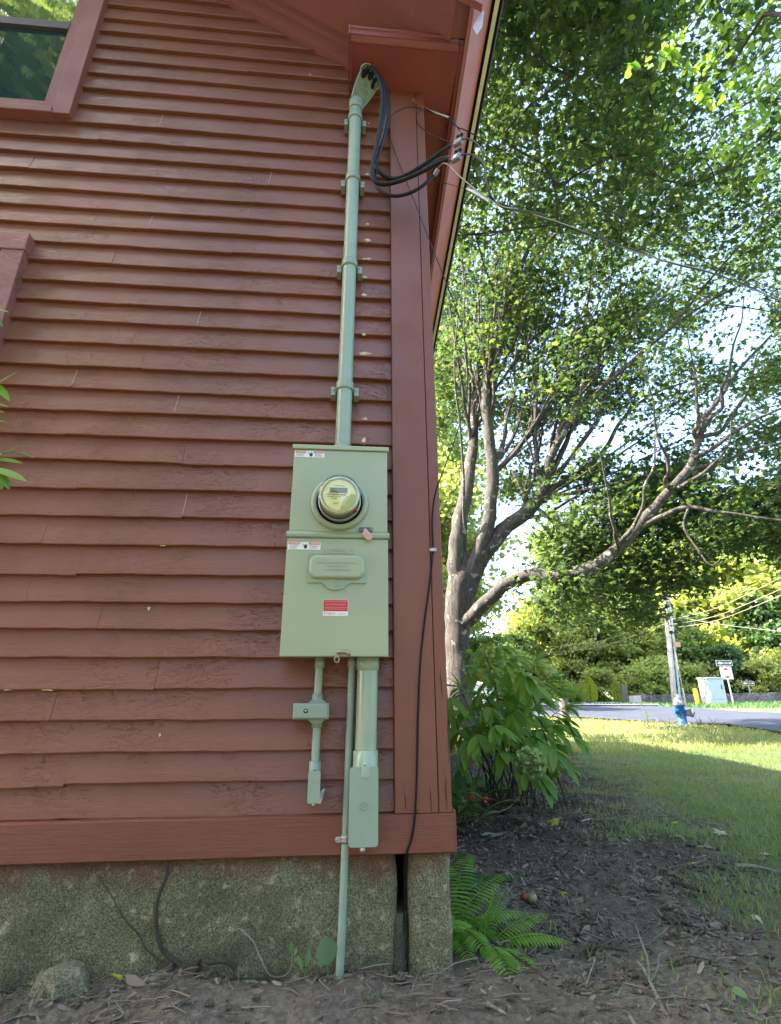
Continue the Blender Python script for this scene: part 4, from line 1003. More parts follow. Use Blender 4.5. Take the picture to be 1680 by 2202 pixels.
# ================================================================ plant at the left edge
lp = thing('leafy_branch', at(-160, 900, 1.25), 'bright green leafy branch poking in from the left edge before the clapboards', 'plant')
mb = MB(); st = MB()
for (bx, by, tx, ty, wd, Y) in [(-40, 660, 22, 668, .022, 1.3), (-40, 640, 10, 700, .02, 1.3), (-20, 835, 36, 798, .028, 1.22), (-20, 815, 24, 860, .022, 1.22), (-30, 862, 20, 872, .012, 1.25), (-30, 880, 10, 885, .02, 1.25), (-30, 905, 18, 905, .018, 1.25),
                              (22, 970, 42, 955, .020, 1.25), (-20, 985, 50, 992, .022, 1.25), (-20, 1005, 60, 1030, .026, 1.2), (-10, 1008, 22, 1050, .022, 1.2), (-20, 1025, 6, 1050, .03, 1.2), (-35, 960, 4, 975, .02, 1.25), (-60, 930, -10, 900, .03, 1.3)]:
    a = at(bx, by, Y); b = at(tx, ty, Y - .01); d = b - a
    strip_leaf(mb, a, d, (0, -.7, .7), d.length, wd, .12, 7)
for pts in [[(-160, 900), (-80, 840), (-20, 820)], [(-160, 900), (-90, 980), (-20, 1000)], [(-160, 900), (-100, 880), (-30, 885)], [(-20, 985), (10, 972), (40, 975), (72, 984)], [(-160, 900), (-100, 760), (-40, 655)]]:
    st.tube([at(x, y, 1.25) for x, y in pts], .0022, 6, sub=4)
mb.build('leaves', foliage('fresh green leaves', [(.16, .30, .03), (.22, .36, .05), (.08, .20, .03)], .45), lp); st.build('stem', F_GL, lp)

# ================================================================ shrub, ferns
def shrub_hydrangea():
    base = Vector((1.35, 4.7, gz(4.7)))
    t = thing('hydrangea_shrub', base, 'large shrub with long drooping green leaves beside the house corner', 'shrub')
    st = MB(); lv = MB(); R_ = random.Random(5)
    tips = [(1040, 1395), (1075, 1390), (1110, 1410), (1150, 1425), (1180, 1460), (1195, 1480), (1215, 1520), (1225, 1560), (1200, 1600), (1175, 1640), (1020, 1440), (990, 1480), (1000, 1530), (985, 1570), (1060, 1450),
            (1100, 1480), (1130, 1500), (1160, 1540), (1100, 1560), (1050, 1520), (1030, 1580), (1080, 1620), (1140, 1590), (1000, 1610), (970, 1500), (1120, 1450), (1150, 1620), (1190, 1560), (1070, 1560), (960, 1540), (975, 1590), (1235, 1585), (1210, 1640), (1165, 1670), (1130, 1655), (1095, 1425), (1135, 1455), (1170, 1500), (1205, 1545), (1190, 1610), (1110, 1530), (1010, 1410), (1030, 1490), (1085, 1500), (1150, 1570)]
    for i, (px, py) in enumerate(tips):
        Yt = 3.3 + R_.uniform(-.45, .75); tip = at(px, py, Yt)
        b = base + Vector((R_.uniform(-.35, .25), R_.uniform(-.9, -.1), 0)); b.z = ground_h(b.x, b.y)
        mid = b.lerp(tip, .55) + Vector((-.05, 0, .10 + .12 * R_.random()))
        pts, _ = spline([b, mid, tip], [1, 1, 1], 7)
        st.tube(pts, [.0055 - .0035 * k / (len(pts) - 1) for k in range(len(pts))], 6)
        for k in range(6, len(pts)):
            f = k / (len(pts) - 1)
            d = (pts[min(k + 1, len(pts) - 1)] - pts[k - 1]).normalized()
            for s_ in (-1, 1):
                if R_.random() < .18: continue
                out = (d.cross(Vector((0, 0, 1))).normalized() * s_ * R_.uniform(.5, 1) + d * .7 + Vector((.45, -.1, -.45 - .3 * R_.random()))).normalized()
                ln = R_.uniform(.09, .165); strip_leaf(lv, pts[k], out, Vector((R_.uniform(-.3, .3), R_.uniform(-.5, 0), 1)), ln, ln * R_.uniform(.22, .33), R_.uniform(.3, .8), 6, .25)
        d = (tip - pts[-3]).normalized()
        for q in range(3):
            out = (d + Vector((R_.uniform(-.4, .6), R_.uniform(-.4, .3), R_.uniform(-.9, 0)))).normalized()
            strip_leaf(lv, tip, out, (0, -.3, 1), R_.uniform(.12, .18), .045, .5, 6, .25)
    st.build('stems', bark('shrub stem', (.05, .06, .03), (.10, .09, .05), sc=3), t); lv.build('foliage', F_HYD, t)
    c = at(1140, 1640, 2.75); P = []
    for _ in range(520):
        v = Vector((R_.gauss(0, 1), R_.gauss(0, 1), R_.gauss(0, 1))).normalized(); P.append(c + Vector((v.x * .075, v.y * .07, v.z * .07)) * (.75 + .25 * R_.random()))
    leafmesh('flower_head', F_FLOW, [tuple(p) for p in P], .024, T_blob(), parent=t)
shrub_hydrangea()
def fern(base, n, ln, mat, label, lean=(0, 0, 0), spread=1.0, seed=1, dense=22):
    R_ = random.Random(seed); base = Vector(base); t = thing('fern', base, label, 'fern', 'ferns along the side of the house')
    lv = MB(); st = MB()
    for i in range(n):
        a = 2 * math.pi * i / n + R_.uniform(-.3, .3)
        d = (Vector((math.cos(a) * spread, math.sin(a) * spread, R_.uniform(.5, 1.0))) + Vector(lean)).normalized(); L_ = ln * R_.uniform(.55, 1.15); dr_ = R_.uniform(.05, .14)
        p = base + Vector((math.cos(a), math.sin(a), 0)) * .02; pts = [p.copy()]; ds = [d.copy()]
        for k in range(14):
            d = (d + Vector((R_.uniform(-.03, .03), 0, -dr_))).normalized(); p = p + d * (L_ / 14); pts.append(p.copy()); ds.append(d.copy())
        st.tube(pts, [.0022 * (1 - .7 * k / 14) for k in range(15)], 4)
        m_ = dense
        for k in range(2, m_):
            f = k / m_; idx = f * 14; i0 = int(idx); q = pts[i0].lerp(pts[min(14, i0 + 1)], idx - i0); dd = ds[i0]
            sd_ = dd.cross(Vector((0, 0, 1))).normalized(); pl_ = L_ * .22 * math.sin(math.pi * (f * .85 + .12)) 
            for s_ in (-1, 1): strip_leaf(lv, q, sd_ * s_ + dd * .35, (0, -.2, 1), pl_, pl_ * .20, .45, 3, .1)
    lv.build('fronds', mat, t); st.build('stalks', mat, t)
def gp(px, py): p = G(px, py); p.z = ground_h(p.x, p.y); return p
b = gp(990, 2055)
fern(b + Vector((0.0, .12, .0)), 17, .28, F_FERN, 'bright green fern against the corner foundation stone', lean=(.75, -.5, .25), seed=3)
fern(b + Vector((.1, .0, .0)), 13, .25, F_FERN, 'bright green fern fronds spilling over the soil, nearer the gray stick', lean=(.9, -.7, .1), seed=5)
fern(gp(1010, 1925), 6, .25, F_FERN2, 'dull green fern just behind the bright fern at the corner', lean=(.6, 0, 0), seed=6)
fern(gp(1050, 1700), 10, .42, F_FERN2, 'fern with arching fronds under the left of the big shrub', lean=(.3, -.3, .2), seed=8)
fern(gp(1010, 1690), 9, .40, F_FERN2, 'dark fern against the corner board at the foot of the shrub', lean=(.3, -.3, .2), seed=9)
fern(gp(985, 1745), 8, .30, F_FERN2, 'small fern tucked behind the lily leaves', lean=(.4, -.2, .3), seed=10)
# lily-like plant with red berries
b = gp(1005, 1800); t = thing('berry_plant', b, 'broad-leaved plant with red berry clusters next to the house corner', 'plant')
lv = MB(); R_ = random.Random(4)
for i in range(22):
    a = R_.uniform(0, 2 * math.pi); d = Vector((math.cos(a) * .8 + .25, math.sin(a) * .8 - .2, R_.uniform(.3, 1.4)))
    strip_leaf(lv, b + Vector((R_.uniform(-.08, .08), R_.uniform(-.08, .08), R_.uniform(0, .14))), d, (0, 0, 1), R_.uniform(.16, .27), R_.uniform(.035, .05), .9, 7, .3)
lv.build('leaves', foliage('glossy strap leaves', [(.05, .14, .05), (.08, .20, .06), (.11, .24, .07)], .35, .3), t)
st = MB(); st.tube([b, b + Vector((.03, -.02, .12)), at(1040, 1722, 3.2)], .003, 5).tube([b, at(1018, 1722, 3.3)], .003, 5).build('stalk', F_GL, t)
for (px, py) in ((1040, 1720), (1015, 1718)):
    mb = MB(); c = at(px, py, 3.2 if px > 1030 else 3.3)
    for k in range(9 if px > 1030 else 4): 
        q = c + Vector((R_.uniform(-.014, .014), R_.uniform(-.012, .012), R_.uniform(-.01, .012)))
        mb.lathe([(0, -.007), (.005, -.005), (.007, 0), (.005, .005), (0, .007)], q, 'z', 8)
    mb.build('berry_cluster', M_BERRY, t)

# ================================================================ ground litter, grass, stones, sticks
def on_ground(n, x0, x1, y0, y1, test=None, lift=.004):
    P = []
    while len(P) < n:
        x = random.uniform(x0, x1); y = random.uniform(y0, y1)
        if y > YW - .03 and x < .36: continue
        if test and not test(x, y): continue
        P.append((x, y, ground_h(x, y) + lift))
    return P
def bed(x, y): return (x - B0.x) * NB.x + (y - B0.y) * NB.y + .8 * noise.noise((x * 2, y * 2, 1))
P = on_ground(24000, -1.4, 3.4, .95, 6.5, lambda x, y: bed(x, y) < random.gauss(.15, .35) and random.random() < 1.4 / max(1, (y - .6)) and noise.noise((x * 3.3, y * 3.3, 44)) > random.uniform(-.5, .35) and (y > 2.0 or random.random() < .45))
leafmesh('leaf_litter', F_LITTER, P, rng.gamma(1.5, .0038, len(P)) + .0035, T_chip(), up=1.1, kind='stuff', label='brown bark chips and leaf scraps scattered over the dark soil', cat='litter')
P = on_ground(5200, -1.4, 3.6, .95, 6, lambda x, y: random.random() < 1.3 / max(1, (y - .4)) and noise.noise((x * 2.3, y * 2.3, 14)) > random.uniform(-.6, .3))
mb = MB()
for p in P:
    a = random.gauss(.5, .9); L_ = random.gammavariate(2, .018) + .012; d = Vector((math.cos(a), math.sin(a), random.uniform(-.05, .15))) * L_; q = Vector(p) + Vector((0, 0, .003))
    m_ = q + d * .5 + Vector((random.uniform(-1, 1), random.uniform(-1, 1), .3)) * L_ * .12
    mb.tube([q, m_, q + d], random.uniform(.0007, .0022), 4)
mb.build('twig_litter', F_LITTER, kind='stuff', label='fine dry twigs and rootlets lying over the soil', cat='litter')
mb = MB()
for p in on_ground(900, -1.4, 3., .95, 3.6, lambda x, y: bed(x, y) < .2):
    r = random.gammavariate(2, .0035) + .003; v, f = [], []
    for k in range(3):
        for q in range(5):
            a = 2 * math.pi * q / 5 + k * .5; rr = r * (.8, 1, .45)[k] * random.uniform(.7, 1.25); v.append((p[0] + rr * math.cos(a), p[1] + rr * math.sin(a), p[2] + r * (-.4, .2, .7)[k]))
    for k in range(2):
        for q in range(5): f.append((k * 5 + q, k * 5 + (q + 1) % 5, k * 5 + 5 + (q + 1) % 5, k * 5 + 5 + q))
    f.append(tuple(range(10, 15))); mb.add(v, f)
mb.build('pebbles', M_GRAN2, kind='stuff', label='small stones and clods mixed into the soil', cat='pebbles')
def blades(n, test, x0, x1, y0, y1, hmin, hmax, wd, mat, label, lean=0):
    V = []; F = []; k = 0
    P = on_ground(n, x0, x1, y0, y1, test, -.004)
    for x, y, z in P:
        h = random.uniform(hmin, hmax); a = random.uniform(0, 6.28); ww = wd * random.uniform(.7, 1.3); l = random.uniform(.2, 1.1) * h; b_ = random.uniform(0, 6.28)
        dx, dy = math.cos(a) * ww, math.sin(a) * ww; lx, ly = math.cos(b_) * l, math.sin(b_) * l
        V += [(x - dx, y - dy, z), (x + dx, y + dy, z), (x + dx * .7 + lx * .4, y + dy * .7 + ly * .4, z + h * .6), (x - dx * .7 + lx * .4, y - dy * .7 + ly * .4, z + h * .6), (x + lx, y + ly, z + h)]
        F += [(k, k + 1, k + 2, k + 3), (k + 3, k + 2, k + 4)]; k += 5
    me = bpy.data.meshes.new('grass'); me.from_pydata(V, [], F); me.materials.append(mat); o = bpy.data.objects.new('grass', me); COL.objects.link(o)
    return tag(o, label, 'grass', kind='stuff')
blades(78000, lambda x, y: bed(x, y) > random.gauss(.38, .38) and random.random() < min(1, 3.2 / y) and y > 1.1 and x < 1.0 + y * 1.1 and noise.noise((x * 2.2, y * 2.2, 70)) > random.uniform(-.75, .25), .6, 8, 1.1, 8.5, .014, .055, .0026, F_GRASS, 'sparse green lawn in the house shade beyond the bare soil')
blades(26000, lambda x, y: y > 7.2 and x < 1.2 + y * 1.1 and (x - 6.3) * .95 + (y - 14) * .3 < .7, 0, 10, 7.2, 14.5, .04, .10, .006, F_SUNG, 'longer sunlit yellow-green grass near the road edge')
blades(9000, lambda x, y: True, 12, 45, 19.5, 29, .10, .22, .02, foliage('verge grass', [(.06, .15, .05), (.09, .19, .07), (.12, .2, .06)], .3), 'grass verge between the road and the stone wall')
def fallen(px, py, size, mat, label, T=None, name='fallen_leaf'):
    p = gp(px, py) + Vector((0, 0, .012)); o = leafmesh(name, mat, [tuple(p)], [size], T or T_maple(), up=2.2, label=label, cat='leaf', group='fallen leaves on the soil'); return o
for px, py, s_, m_, l_ in [(1203, 1810, .16, F_YEL, 'yellow maple leaf lying alone in the middle of the dark soil'), (1180, 1748, .20, F_GL, 'large grey-green lobed leaf lying below the shrub'), (1118, 1738, .14, F_BR, 'curled tan leaf left of the grey-green lobed leaf'),
                           (1052, 1832, .15, F_PALE, 'pale dead leaf close to the house corner'), (1262, 1795, .14, F_PALE, 'pale green leaf right of the yellow maple leaf'), (1462, 1820, .16, F_PALE, 'pale torn leaf near the top of the leaf heap by the lawn'),
                           (1515, 1835, .15, F_BR, 'curled tan leaf standing on edge near the lawn'), (1555, 1802, .15, F_PALE, 'white-edged dead leaf on the thin grass'), (1655, 1850, .15, F_PALE, 'large pale dead leaf near the right edge of the lawn'),
                           (1490, 1880, .08, F_YEL, 'small yellow-green leaf below the curled tan leaf'), (1213, 1935, .07, F_YEL, 'small upright yellow leaf halfway down the bare soil'), (1450, 1968, .06, F_PALE, 'small white leaf scrap in the centre of the bare soil'),
                           (1597, 2164, .07, F_GL, 'oval green leaf near the bottom right corner'), (240, 2175, .07, F_YEL, 'yellow curled leaf right of the rough stone at the wall'), (545, 2178, .07, F_GL, 'torn green leaf lying on the soil below the long foundation block'),
                           (1625, 1980, .08, F_PALE, 'tan leaf scrap in the thin grass at the right'), (1450, 1778, .09, F_YEL, 'yellowing leaf flat in the grass above the leaf heap'), (1430, 1732, .09, F_GL, 'light green leaf upright in the shaded lawn')]:
    fallen(px, py, s_ * .78, m_, l_, T_oval(.22) if 'oval' in l_ else None)
def stick(pp, r, mat, label, lift=.012):
    P = [gp(x, y) + Vector((0, 0, lift + h)) for x, y, h in pp]
    return MB().tube(P, [r * (1 - .5 * i / max(1, len(P) - 1)) for i in range(len(P))], 7, sub=4).build('stick', mat, label=label, cat='stick', group='sticks lying on the soil')
stick([(1030, 2040, .02), (1080, 2075, .01), (1130, 2105, .005), (1180, 2140, 0)], .0052, M_VINE, 'gray-brown stick running out from beneath the bright fern')
t = thing('forked_stick', gp(1440, 2195), 'pale forked twig with upright prongs near the bottom edge', 'stick')
mb = MB(); q = gp(1440, 2200)
mb.tube([q, gp(1415, 2165) + Vector((0, 0, .01)), gp(1395, 2140) + Vector((0, 0, .03)), gp(1378, 2126) + Vector((0, 0, .05))], [.006, .005, .0035, .002], 7, sub=4)
fk = gp(1402, 2150) + Vector((0, 0, .02)); mb.tube([fk, fk + Vector((.004, .0, .05)), fk + Vector((-.002, .01, .09)), fk + Vector((-.012, .01, .13))], [.0035, .003, .0025, .0014], 6, sub=4)
mb.tube([fk, fk + Vector((.03, 0, .03)), fk + Vector((.045, .01, .055)), fk + Vector((.07, .01, .062))], [.003, .0022, .0018, .001], 6, sub=3); mb.build('prongs', M_PALEST, t)
stick([(1585, 1882, 0), (1630, 1884, .01), (1685, 1892, 0)], .010, M_PALEST, 'long pale stick crossing the thin grass at the right edge')
stick([(1260, 2055, 0), (1300, 2062, .01), (1355, 2070, .01)], .006, M_VINE, 'dark brown stick in the centre of the bare soil')
stick([(1275, 2050, .0), (1340, 2038, .01)], .004, M_TWIG, 'thin brown stick crossing above the dark brown one')
stick([(1360, 1836, 0), (1420, 1850, .01), (1500, 1872, 0)], .005, M_TWIG, 'long brown twig beneath the pale torn leaf')
stick([(1450, 2090, 0), (1490, 2092, .01), (1545, 2090, 0)], .006, M_TWIG, 'straight brown stick toward the lower right')
stick([(1040, 1776, .01), (1090, 1768, .03), (1115, 1750, .05)], .004, M_PALEST, 'pale twig rising below the berry plant')
stick([(1058, 1848, .01), (1098, 1832, .01)], .010, M_TWIG, 'flat splinter of brown wood on the dark soil by the corner')
stick([(1450, 1925, .0), (1490, 1936, .01), (1525, 1940, 0)], .012, M_VINE, 'short thick weathered stick in the bare soil')
stick([(1270, 2095, .02), (1285, 2110, .04), (1262, 2148, .0)], .003, M_PALEST, 'small bent pale twig left of the forked twig')
stick([(1050, 2190, 0), (1090, 2208, .0)], .006, M_PALEST, 'stubby pale stick at the bottom edge below the gap')
stick([(490, 2150, 0), (540, 2156, .005), (590, 2150, 0)], .004, M_VINE, 'curved dark twig on the soil below the foundation block')
def rock(px, py, s_, label, mat=M_ROCK, dz=0):
    p = gp(px, py) + Vector((0, 0, dz)); mb = MB(); P = []
    for j in range(7):
        th = math.pi * j / 6; row = []
        for k in range(13):
            a = 2 * math.pi * k / 12; v = Vector((math.sin(th) * math.cos(a), math.sin(th) * math.sin(a), math.cos(th)))
            r = s_ * (1 + .35 * noise.noise((v.x * 1.5 + px, v.y * 1.5 + py, v.z * 1.5))); row.append(p + Vector((v.x * r, v.y * r * .8, v.z * r * .7)))
        P.append(row)
    mb.grid(P, False); return mb.build('rock', mat, label=label, cat='stone')
rock(130, 2185, .075, 'pale rough fieldstone at the bottom left against the foundation', dz=.01)
rock(1292, 2136, .022, 'small pale stone near the bent twig')
rock(800, 2185, .03, 'brown clod of earth below the ground conduit', M_GRAN2)
rock(875, 2090, .03, 'brown stone at the foot of the gap in the foundation', M_GRAN2, .01)
rock(778, 2075, .022, 'small tan stone right of the ground conduit', M_GRAN2, .02)
p = gp(1146, 1962); t = thing('fallen_apple', p, 'small windfall apple, half green half red, beyond the fern', 'apple')
q_ = .62
MB().lathe([(0, .052 * q_), (.018 * q_, .054 * q_), (.03 * q_, .042 * q_), (.034 * q_, .026 * q_), (.028 * q_, .008 * q_), (.012 * q_, 0), (0, .003)], p, 'z', 16).build('fruit', plain('green apple skin', (.19, .19, .09), .5, var=.35, nscale=40), t)
MB().lathe([(0, .03), (.010, .03), (.016, .024), (.017, .016), (.012, .008), (0, .004)], p + Vector((-.022, .010, 0)), 'z', 14).build('red_cheek', plain('brown red apple skin', (.20, .05, .03), .5, var=.3, nscale=30), t)

# ================================================================ BIG MAPLE
TY = 10.0
troot = G(985, 1580); troot = Vector((at(985, 1500, TY).x, TY, gz(TY) - .1))
maple = thing('maple_tree', troot, 'large old maple with forked lichen-spotted limbs spreading over the lawn', 'tree')
def L3(lst): return [at(x, y, Y) for x, y, Y in lst]
limbs = [
    ([troot] + L3([(986, 1470, 10), (984, 1380, 10), (987, 1300, 10), (992, 1245, 10), (998, 1205, 10), (1000, 1180, 10)]), [.36, .27, .245, .25, .225, .12, .03]),
    (L3([(990, 1340, 10), (984, 1260, 10), (982, 1190, 10), (988, 1130, 10), (1003, 1050, 10.1), (1015, 970, 10.2), (1021, 900, 10.3), (1012, 840, 10.4), (990, 760, 10.6), (968, 690, 10.8), (955, 600, 11), (945, 500, 11.2)]), [.19, .19, .165, .155, .14, .12, .10, .08, .065, .05, .035, .02]),
    (L3([(990, 1330, 10), (1006, 1250, 10), (1032, 1180, 9.9), (1050, 1110, 9.8), (1060, 1030, 9.7), (1052, 940, 9.7), (1045, 860, 9.7), (1052, 790, 9.6), (1075, 700, 9.5), (1105, 610, 9.3), (1135, 540, 9.1), (1180, 470, 8.8), (1250, 410, 8.4)]), [.18, .18, .15, .14, .13, .12, .11, .09, .08, .07, .05, .035, .02]),
    (L3([(992, 1320, 10), (1022, 1232, 10), (1060, 1165, 9.9), (1100, 1125, 9.8), (1145, 1090, 9.6), (1172, 1045, 9.5), (1185, 985, 9.3), (1215, 925, 9.1), (1260, 870, 8.9), (1310, 820, 8.6), (1380, 760, 8.2), (1450, 700, 7.8), (1540, 640, 7.4), (1640, 590, 7.0)]), [.17, .165, .155, .15, .14, .11, .09, .075, .06, .05, .04, .03, .022, .014]),
    (L3([(988, 1345, 9.95), (1020, 1320, 9.7), (1060, 1283, 9.4), (1105, 1247, 9.1), (1145, 1235, 8.9), (1190, 1245, 8.6), (1240, 1235, 8.4), (1300, 1205, 8.2), (1345, 1165, 8.0), (1390, 1110, 7.8), (1440, 1055, 7.6), (1480, 1010, 7.5), (1498, 965, 7.4), (1512, 905, 7.3), (1545, 860, 7.2), (1585, 800, 7.1), (1660, 720, 6.9)]), [.16, .135, .12, .115, .12, .115, .105, .10, .095, .085, .075, .07, .055, .045, .038, .03, .018]),
    (L3([(1365, 1140, 7.9), (1430, 1108, 7.6), (1480, 1090, 7.3), (1540, 1100, 7.0), (1610, 1110, 6.8), (1720, 1125, 6.5)]), [.05, .042, .036, .028, .022, .015]),
    (L3([(1495, 985, 7.4), (1540, 960, 7.2), (1600, 915, 7.0), (1700, 870, 6.7)]), [.045, .035, .025, .015]),
    (L3([(1480, 1010, 7.5), (1560, 990, 7.3), (1640, 960, 7.0), (1720, 950, 6.8)]), [.04, .03, .022, .015]),
    (L3([(1485, 1085, 7.3), (1470, 1130, 7.2), (1500, 1180, 7.1), (1530, 1215, 7.0), (1560, 1190, 6.9)]), [.02, .016, .012, .009, .006]),
    (L3([(1160, 1075, 9.6), (1230, 1060, 9.2), (1300, 1045, 8.9), (1390, 1020, 8.5)]), [.06, .045, .03, .02]),
    (L3([(1155, 1085, 9.6), (1210, 1035, 9.4), (1290, 980, 9.2), (1340, 900, 9.0), (1400, 850, 8.7), (1480, 820, 8.3)]), [.07, .055, .045, .035, .025, .015]),
    (L3([(1150, 1090, 9.6), (1210, 1130, 9.4), (1260, 1160, 9.1), (1330, 1150, 8.8)]), [.04, .032, .024, .014]),
    (L3([(1130, 1060, 9.7), (1110, 1030, 9.8), (1100, 1010, 9.9)]), [.05, .035, .02]),
    (L3([(1070, 1010, 9.7), (1110, 970, 9.5), (1160, 900, 9.3), (1200, 840, 9.1), (1260, 760, 8.8), (1340, 690, 8.4), (1440, 640, 8.0)]), [.06, .05, .04, .033, .026, .02, .012]),
    (L3([(1060, 800, 9.6), (1035, 740, 9.6), (1020, 700, 9.7), (1040, 560, 9.8), (1050, 400, 9.6), (1065, 250, 9.3)]), [.05, .045, .04, .03, .02, .012]),
    (L3([(1012, 840, 10.4), (1035, 760, 10.4), (1050, 650, 10.3), (1085, 480, 10.0), (1110, 300, 9.6)]), [.06, .05, .035, .024, .012]),
    (L3([(1000, 790, 10.5), (975, 780, 10.6), (940, 770, 10.8), (900, 740, 11)]), [.05, .04, .03, .02]),
    (L3([(1105, 610, 9.3), (1180, 520, 8.8), (1270, 440, 8.2), (1380, 380, 7.6), (1500, 330, 7.0)]), [.04, .035, .028, .02, .012]),
    (L3([(1450, 700, 7.8), (1520, 610, 7.2), (1600, 520, 6.6), (1700, 420, 6.2)]), [.025, .02, .016, .01]),
    (L3([(1090, 650, 9.4), (1120, 500, 9.0), (1180, 330, 8.4), (1260, 180, 7.8), (1350, 60, 7.2)]), [.045, .036, .028, .02, .012]),
    (L3([(1160, 1040, 9.5), (1152, 930, 9.3), (1160, 820, 9.1), (1200, 700, 8.8), (1230, 560, 8.4)]), [.05, .04, .03, .02, .012]),
]
wood = MB(); nodes = []
for pts, rr in limbs:
    p2, r2 = spline([Vector(p) for p in pts], list(rr), 6)
    p2 = [p + Vector((noise.noise((p.x * 3, p.y * 3, p.z * 3)), 0, noise.noise((p.z * 3, 5, p.x * 3)))) * r2[i] * .35 for i, p in enumerate(p2)]
    wood.tube(p2, [r * (1 + .10 * noise.noise((i * .9, r * 50, 3))) for i, r in enumerate(r2)], 14 if rr[0] > .1 else 8)
    if rr[0] < .2 or True: nodes += [(p, r) for p, r in zip(p2, r2) if r < .12]
Rf = random.Random(31); fan = []; fanends = []
big = [i for i in range(2, len(nodes) - 2) if .042 < nodes[i][1] < .13 and nodes[i][0].z > 2.2 and nodes[i][0].x < 4.0 and nodes[i][0].z < 7.0 and (nodes[i + 1][0] - nodes[i][0]).length < 1.2]
for q in range(46):
    i = Rf.choice(big); p, r = nodes[i]; d = (nodes[i + 1][0] - p).normalized()
    side = Vector((Rf.uniform(-1, 1), Rf.uniform(-.9, .9), Rf.uniform(-.2, .6)))
    d = (d + side * Rf.uniform(.3, 1.0) + Vector((.12, 0, .35))).normalized(); r0 = min(r * .5, .038) * Rf.uniform(.6, 1); n_ = Rf.randint(7, 13); pts = [p.copy()]; rr = [r0]
    for k in range(n_):
        d = (d + Vector((Rf.uniform(-.09, .10) + .01, Rf.uniform(-.09, .09), Rf.uniform(-.03, .10)))).normalized()
        pts.append(pts[-1] + d * Rf.uniform(.36, .56)); rr.append(r0 * (1 - .85 * (k + 1) / n_) + .002)
    if min(a.y for a in pts) < 4.5 or max(a.z for a in pts) > 13.5: continue
    p2, r2 = spline(pts, rr, 3); wood.tube(p2, r2, 6, caps=False); fan += [(a, b_) for a, b_ in zip(p2[3:], r2[3:])]; fanends += [pts[-1].copy(), pts[-3].copy(), pts[-5].copy()]
for (x0_, y0_, Y0_, tg) in [(1062, 1010, 9.7, [(1130, 640), (1165, 560), (1215, 600)]), (1052, 900, 9.7, [(1120, 430), (1010, 470), (1090, 520)]), (1165, 1060, 9.5, [(1250, 620), (1310, 660), (1380, 700), (1260, 760)]),
                            (1195, 960, 9.2, [(1320, 560), (1420, 610), (1290, 470)]), (1330, 1175, 8.0, [(1290, 960), (1420, 900)]), (1440, 1055, 7.6, [(1400, 820), (1600, 860)]), (1500, 950, 7.4, [(1480, 720), (1640, 740), (1600, 640)]),
                            (1015, 950, 10.2, [(960, 560), (985, 480), (1040, 600)]), (1110, 1120, 9.8, [(1190, 820), (1330, 960)])]:
    for tx_, ty_ in tg:
        a_ = at(x0_, y0_, Y0_); e_ = at(tx_, ty_, Y0_ - Rf.uniform(.3, 1.2)); pts = []
        for k in range(9):
            f = k / 8; q_ = a_.lerp(e_, f) + Vector((0, 0, -1)) * .35 * math.sin(math.pi * f) + Vector((Rf.uniform(-.06, .06), 0, Rf.uniform(-.06, .06))); pts.append(q_)
        rr = [.045 * (1 - .85 * k / 8) for k in range(9)]; p2, r2 = spline(pts, rr, 3); wood.tube(p2, r2, 7, caps=False); nodes += [(q, r) for q, r in zip(p2[6:], r2[6:])]
nodes += fan[::2]
def dens(px, py):
    if px < 850 or py > 1390: return 0
    low = float(np.interp(px, [850, 960, 1060, 1120, 1200, 1250, 1340, 1400, 1450, 1560, 1680, 1900], [900, 960, 1010, 1130, 1370, 1340, 1345, 1340, 1200, 1185, 1185, 1185]))
    if py > low: return 0
    d = 1.0
    for cx, cy, rx, ry in [(1135, 1180, 95, 110), (1215, 1165, 110, 50), (1100, 1290, 90, 70), (1340, 1165, 60, 45), (1230, 1080, 50, 42), (1430, 945, 85, 46), (1370, 1000, 55, 40), (1575, 715, 75, 48), (1500, 750, 45, 30), (1205, 960, 50, 60), (1300, 925, 55, 38), (1470, 1160, 60, 35), (1590, 1010, 85, 34),
                           (1160, 235, 55, 60), (1300, 370, 45, 35), (1620, 640, 55, 34), (1560, 870, 42, 50), (1100, 800, 40, 60), (1090, 960, 40, 60), (1330, 800, 35, 45), (1250, 660, 50, 30), (1420, 560, 50, 28), (1060, 120, 30, 50), (1500, 90, 60, 60)]:
        if ((px - cx) / rx) ** 2 + ((py - cy) / ry) ** 2 < 1: return 0.015
    if px > 1440 and py < 330: d = min(d, .28)
    return d
R_ = random.Random(11); clumps = []
while len(clumps) < 1560:
    px = R_.uniform(850, 1860); py = R_.uniform(-220, 1390) if R_.random() < .8 else R_.uniform(1000, 1350)
    if R_.random() > dens(px, py): continue
    v = ray(px, py)
    if px < 1130 and py > 560: Y = R_.uniform(10.4, 13.5)
    elif py > 1000: Y = R_.uniform(8.6, 11.5) if px < 1520 else R_.uniform(7.2, 10.5)
    elif py > 520: Y = R_.uniform(9.6, 12.8) if R_.random() < .93 else R_.uniform(6.5, 8.6)
    else: Y = R_.uniform(5.5, 11.5)
    p = v * Y
    if p.z > 13.5: p = v * (R_.uniform(7.5, 13.5) / v.z)
    if p.y < 3.0: continue
    if noise.noise((p.x * .55, p.y * .55, p.z * .55)) < R_.uniform(-.55, .0) - .05: continue
    clumps.append(p)
clumps += [p + Vector((R_.uniform(-.3, .3), R_.uniform(0, .4), R_.uniform(-.2, .2))) for p in fanends]
for _ in range(75):
    p = ray(R_.uniform(1180, 1500), R_.uniform(1060, 1265)) * R_.uniform(8.3, 9.8)
    clumps.append(p)
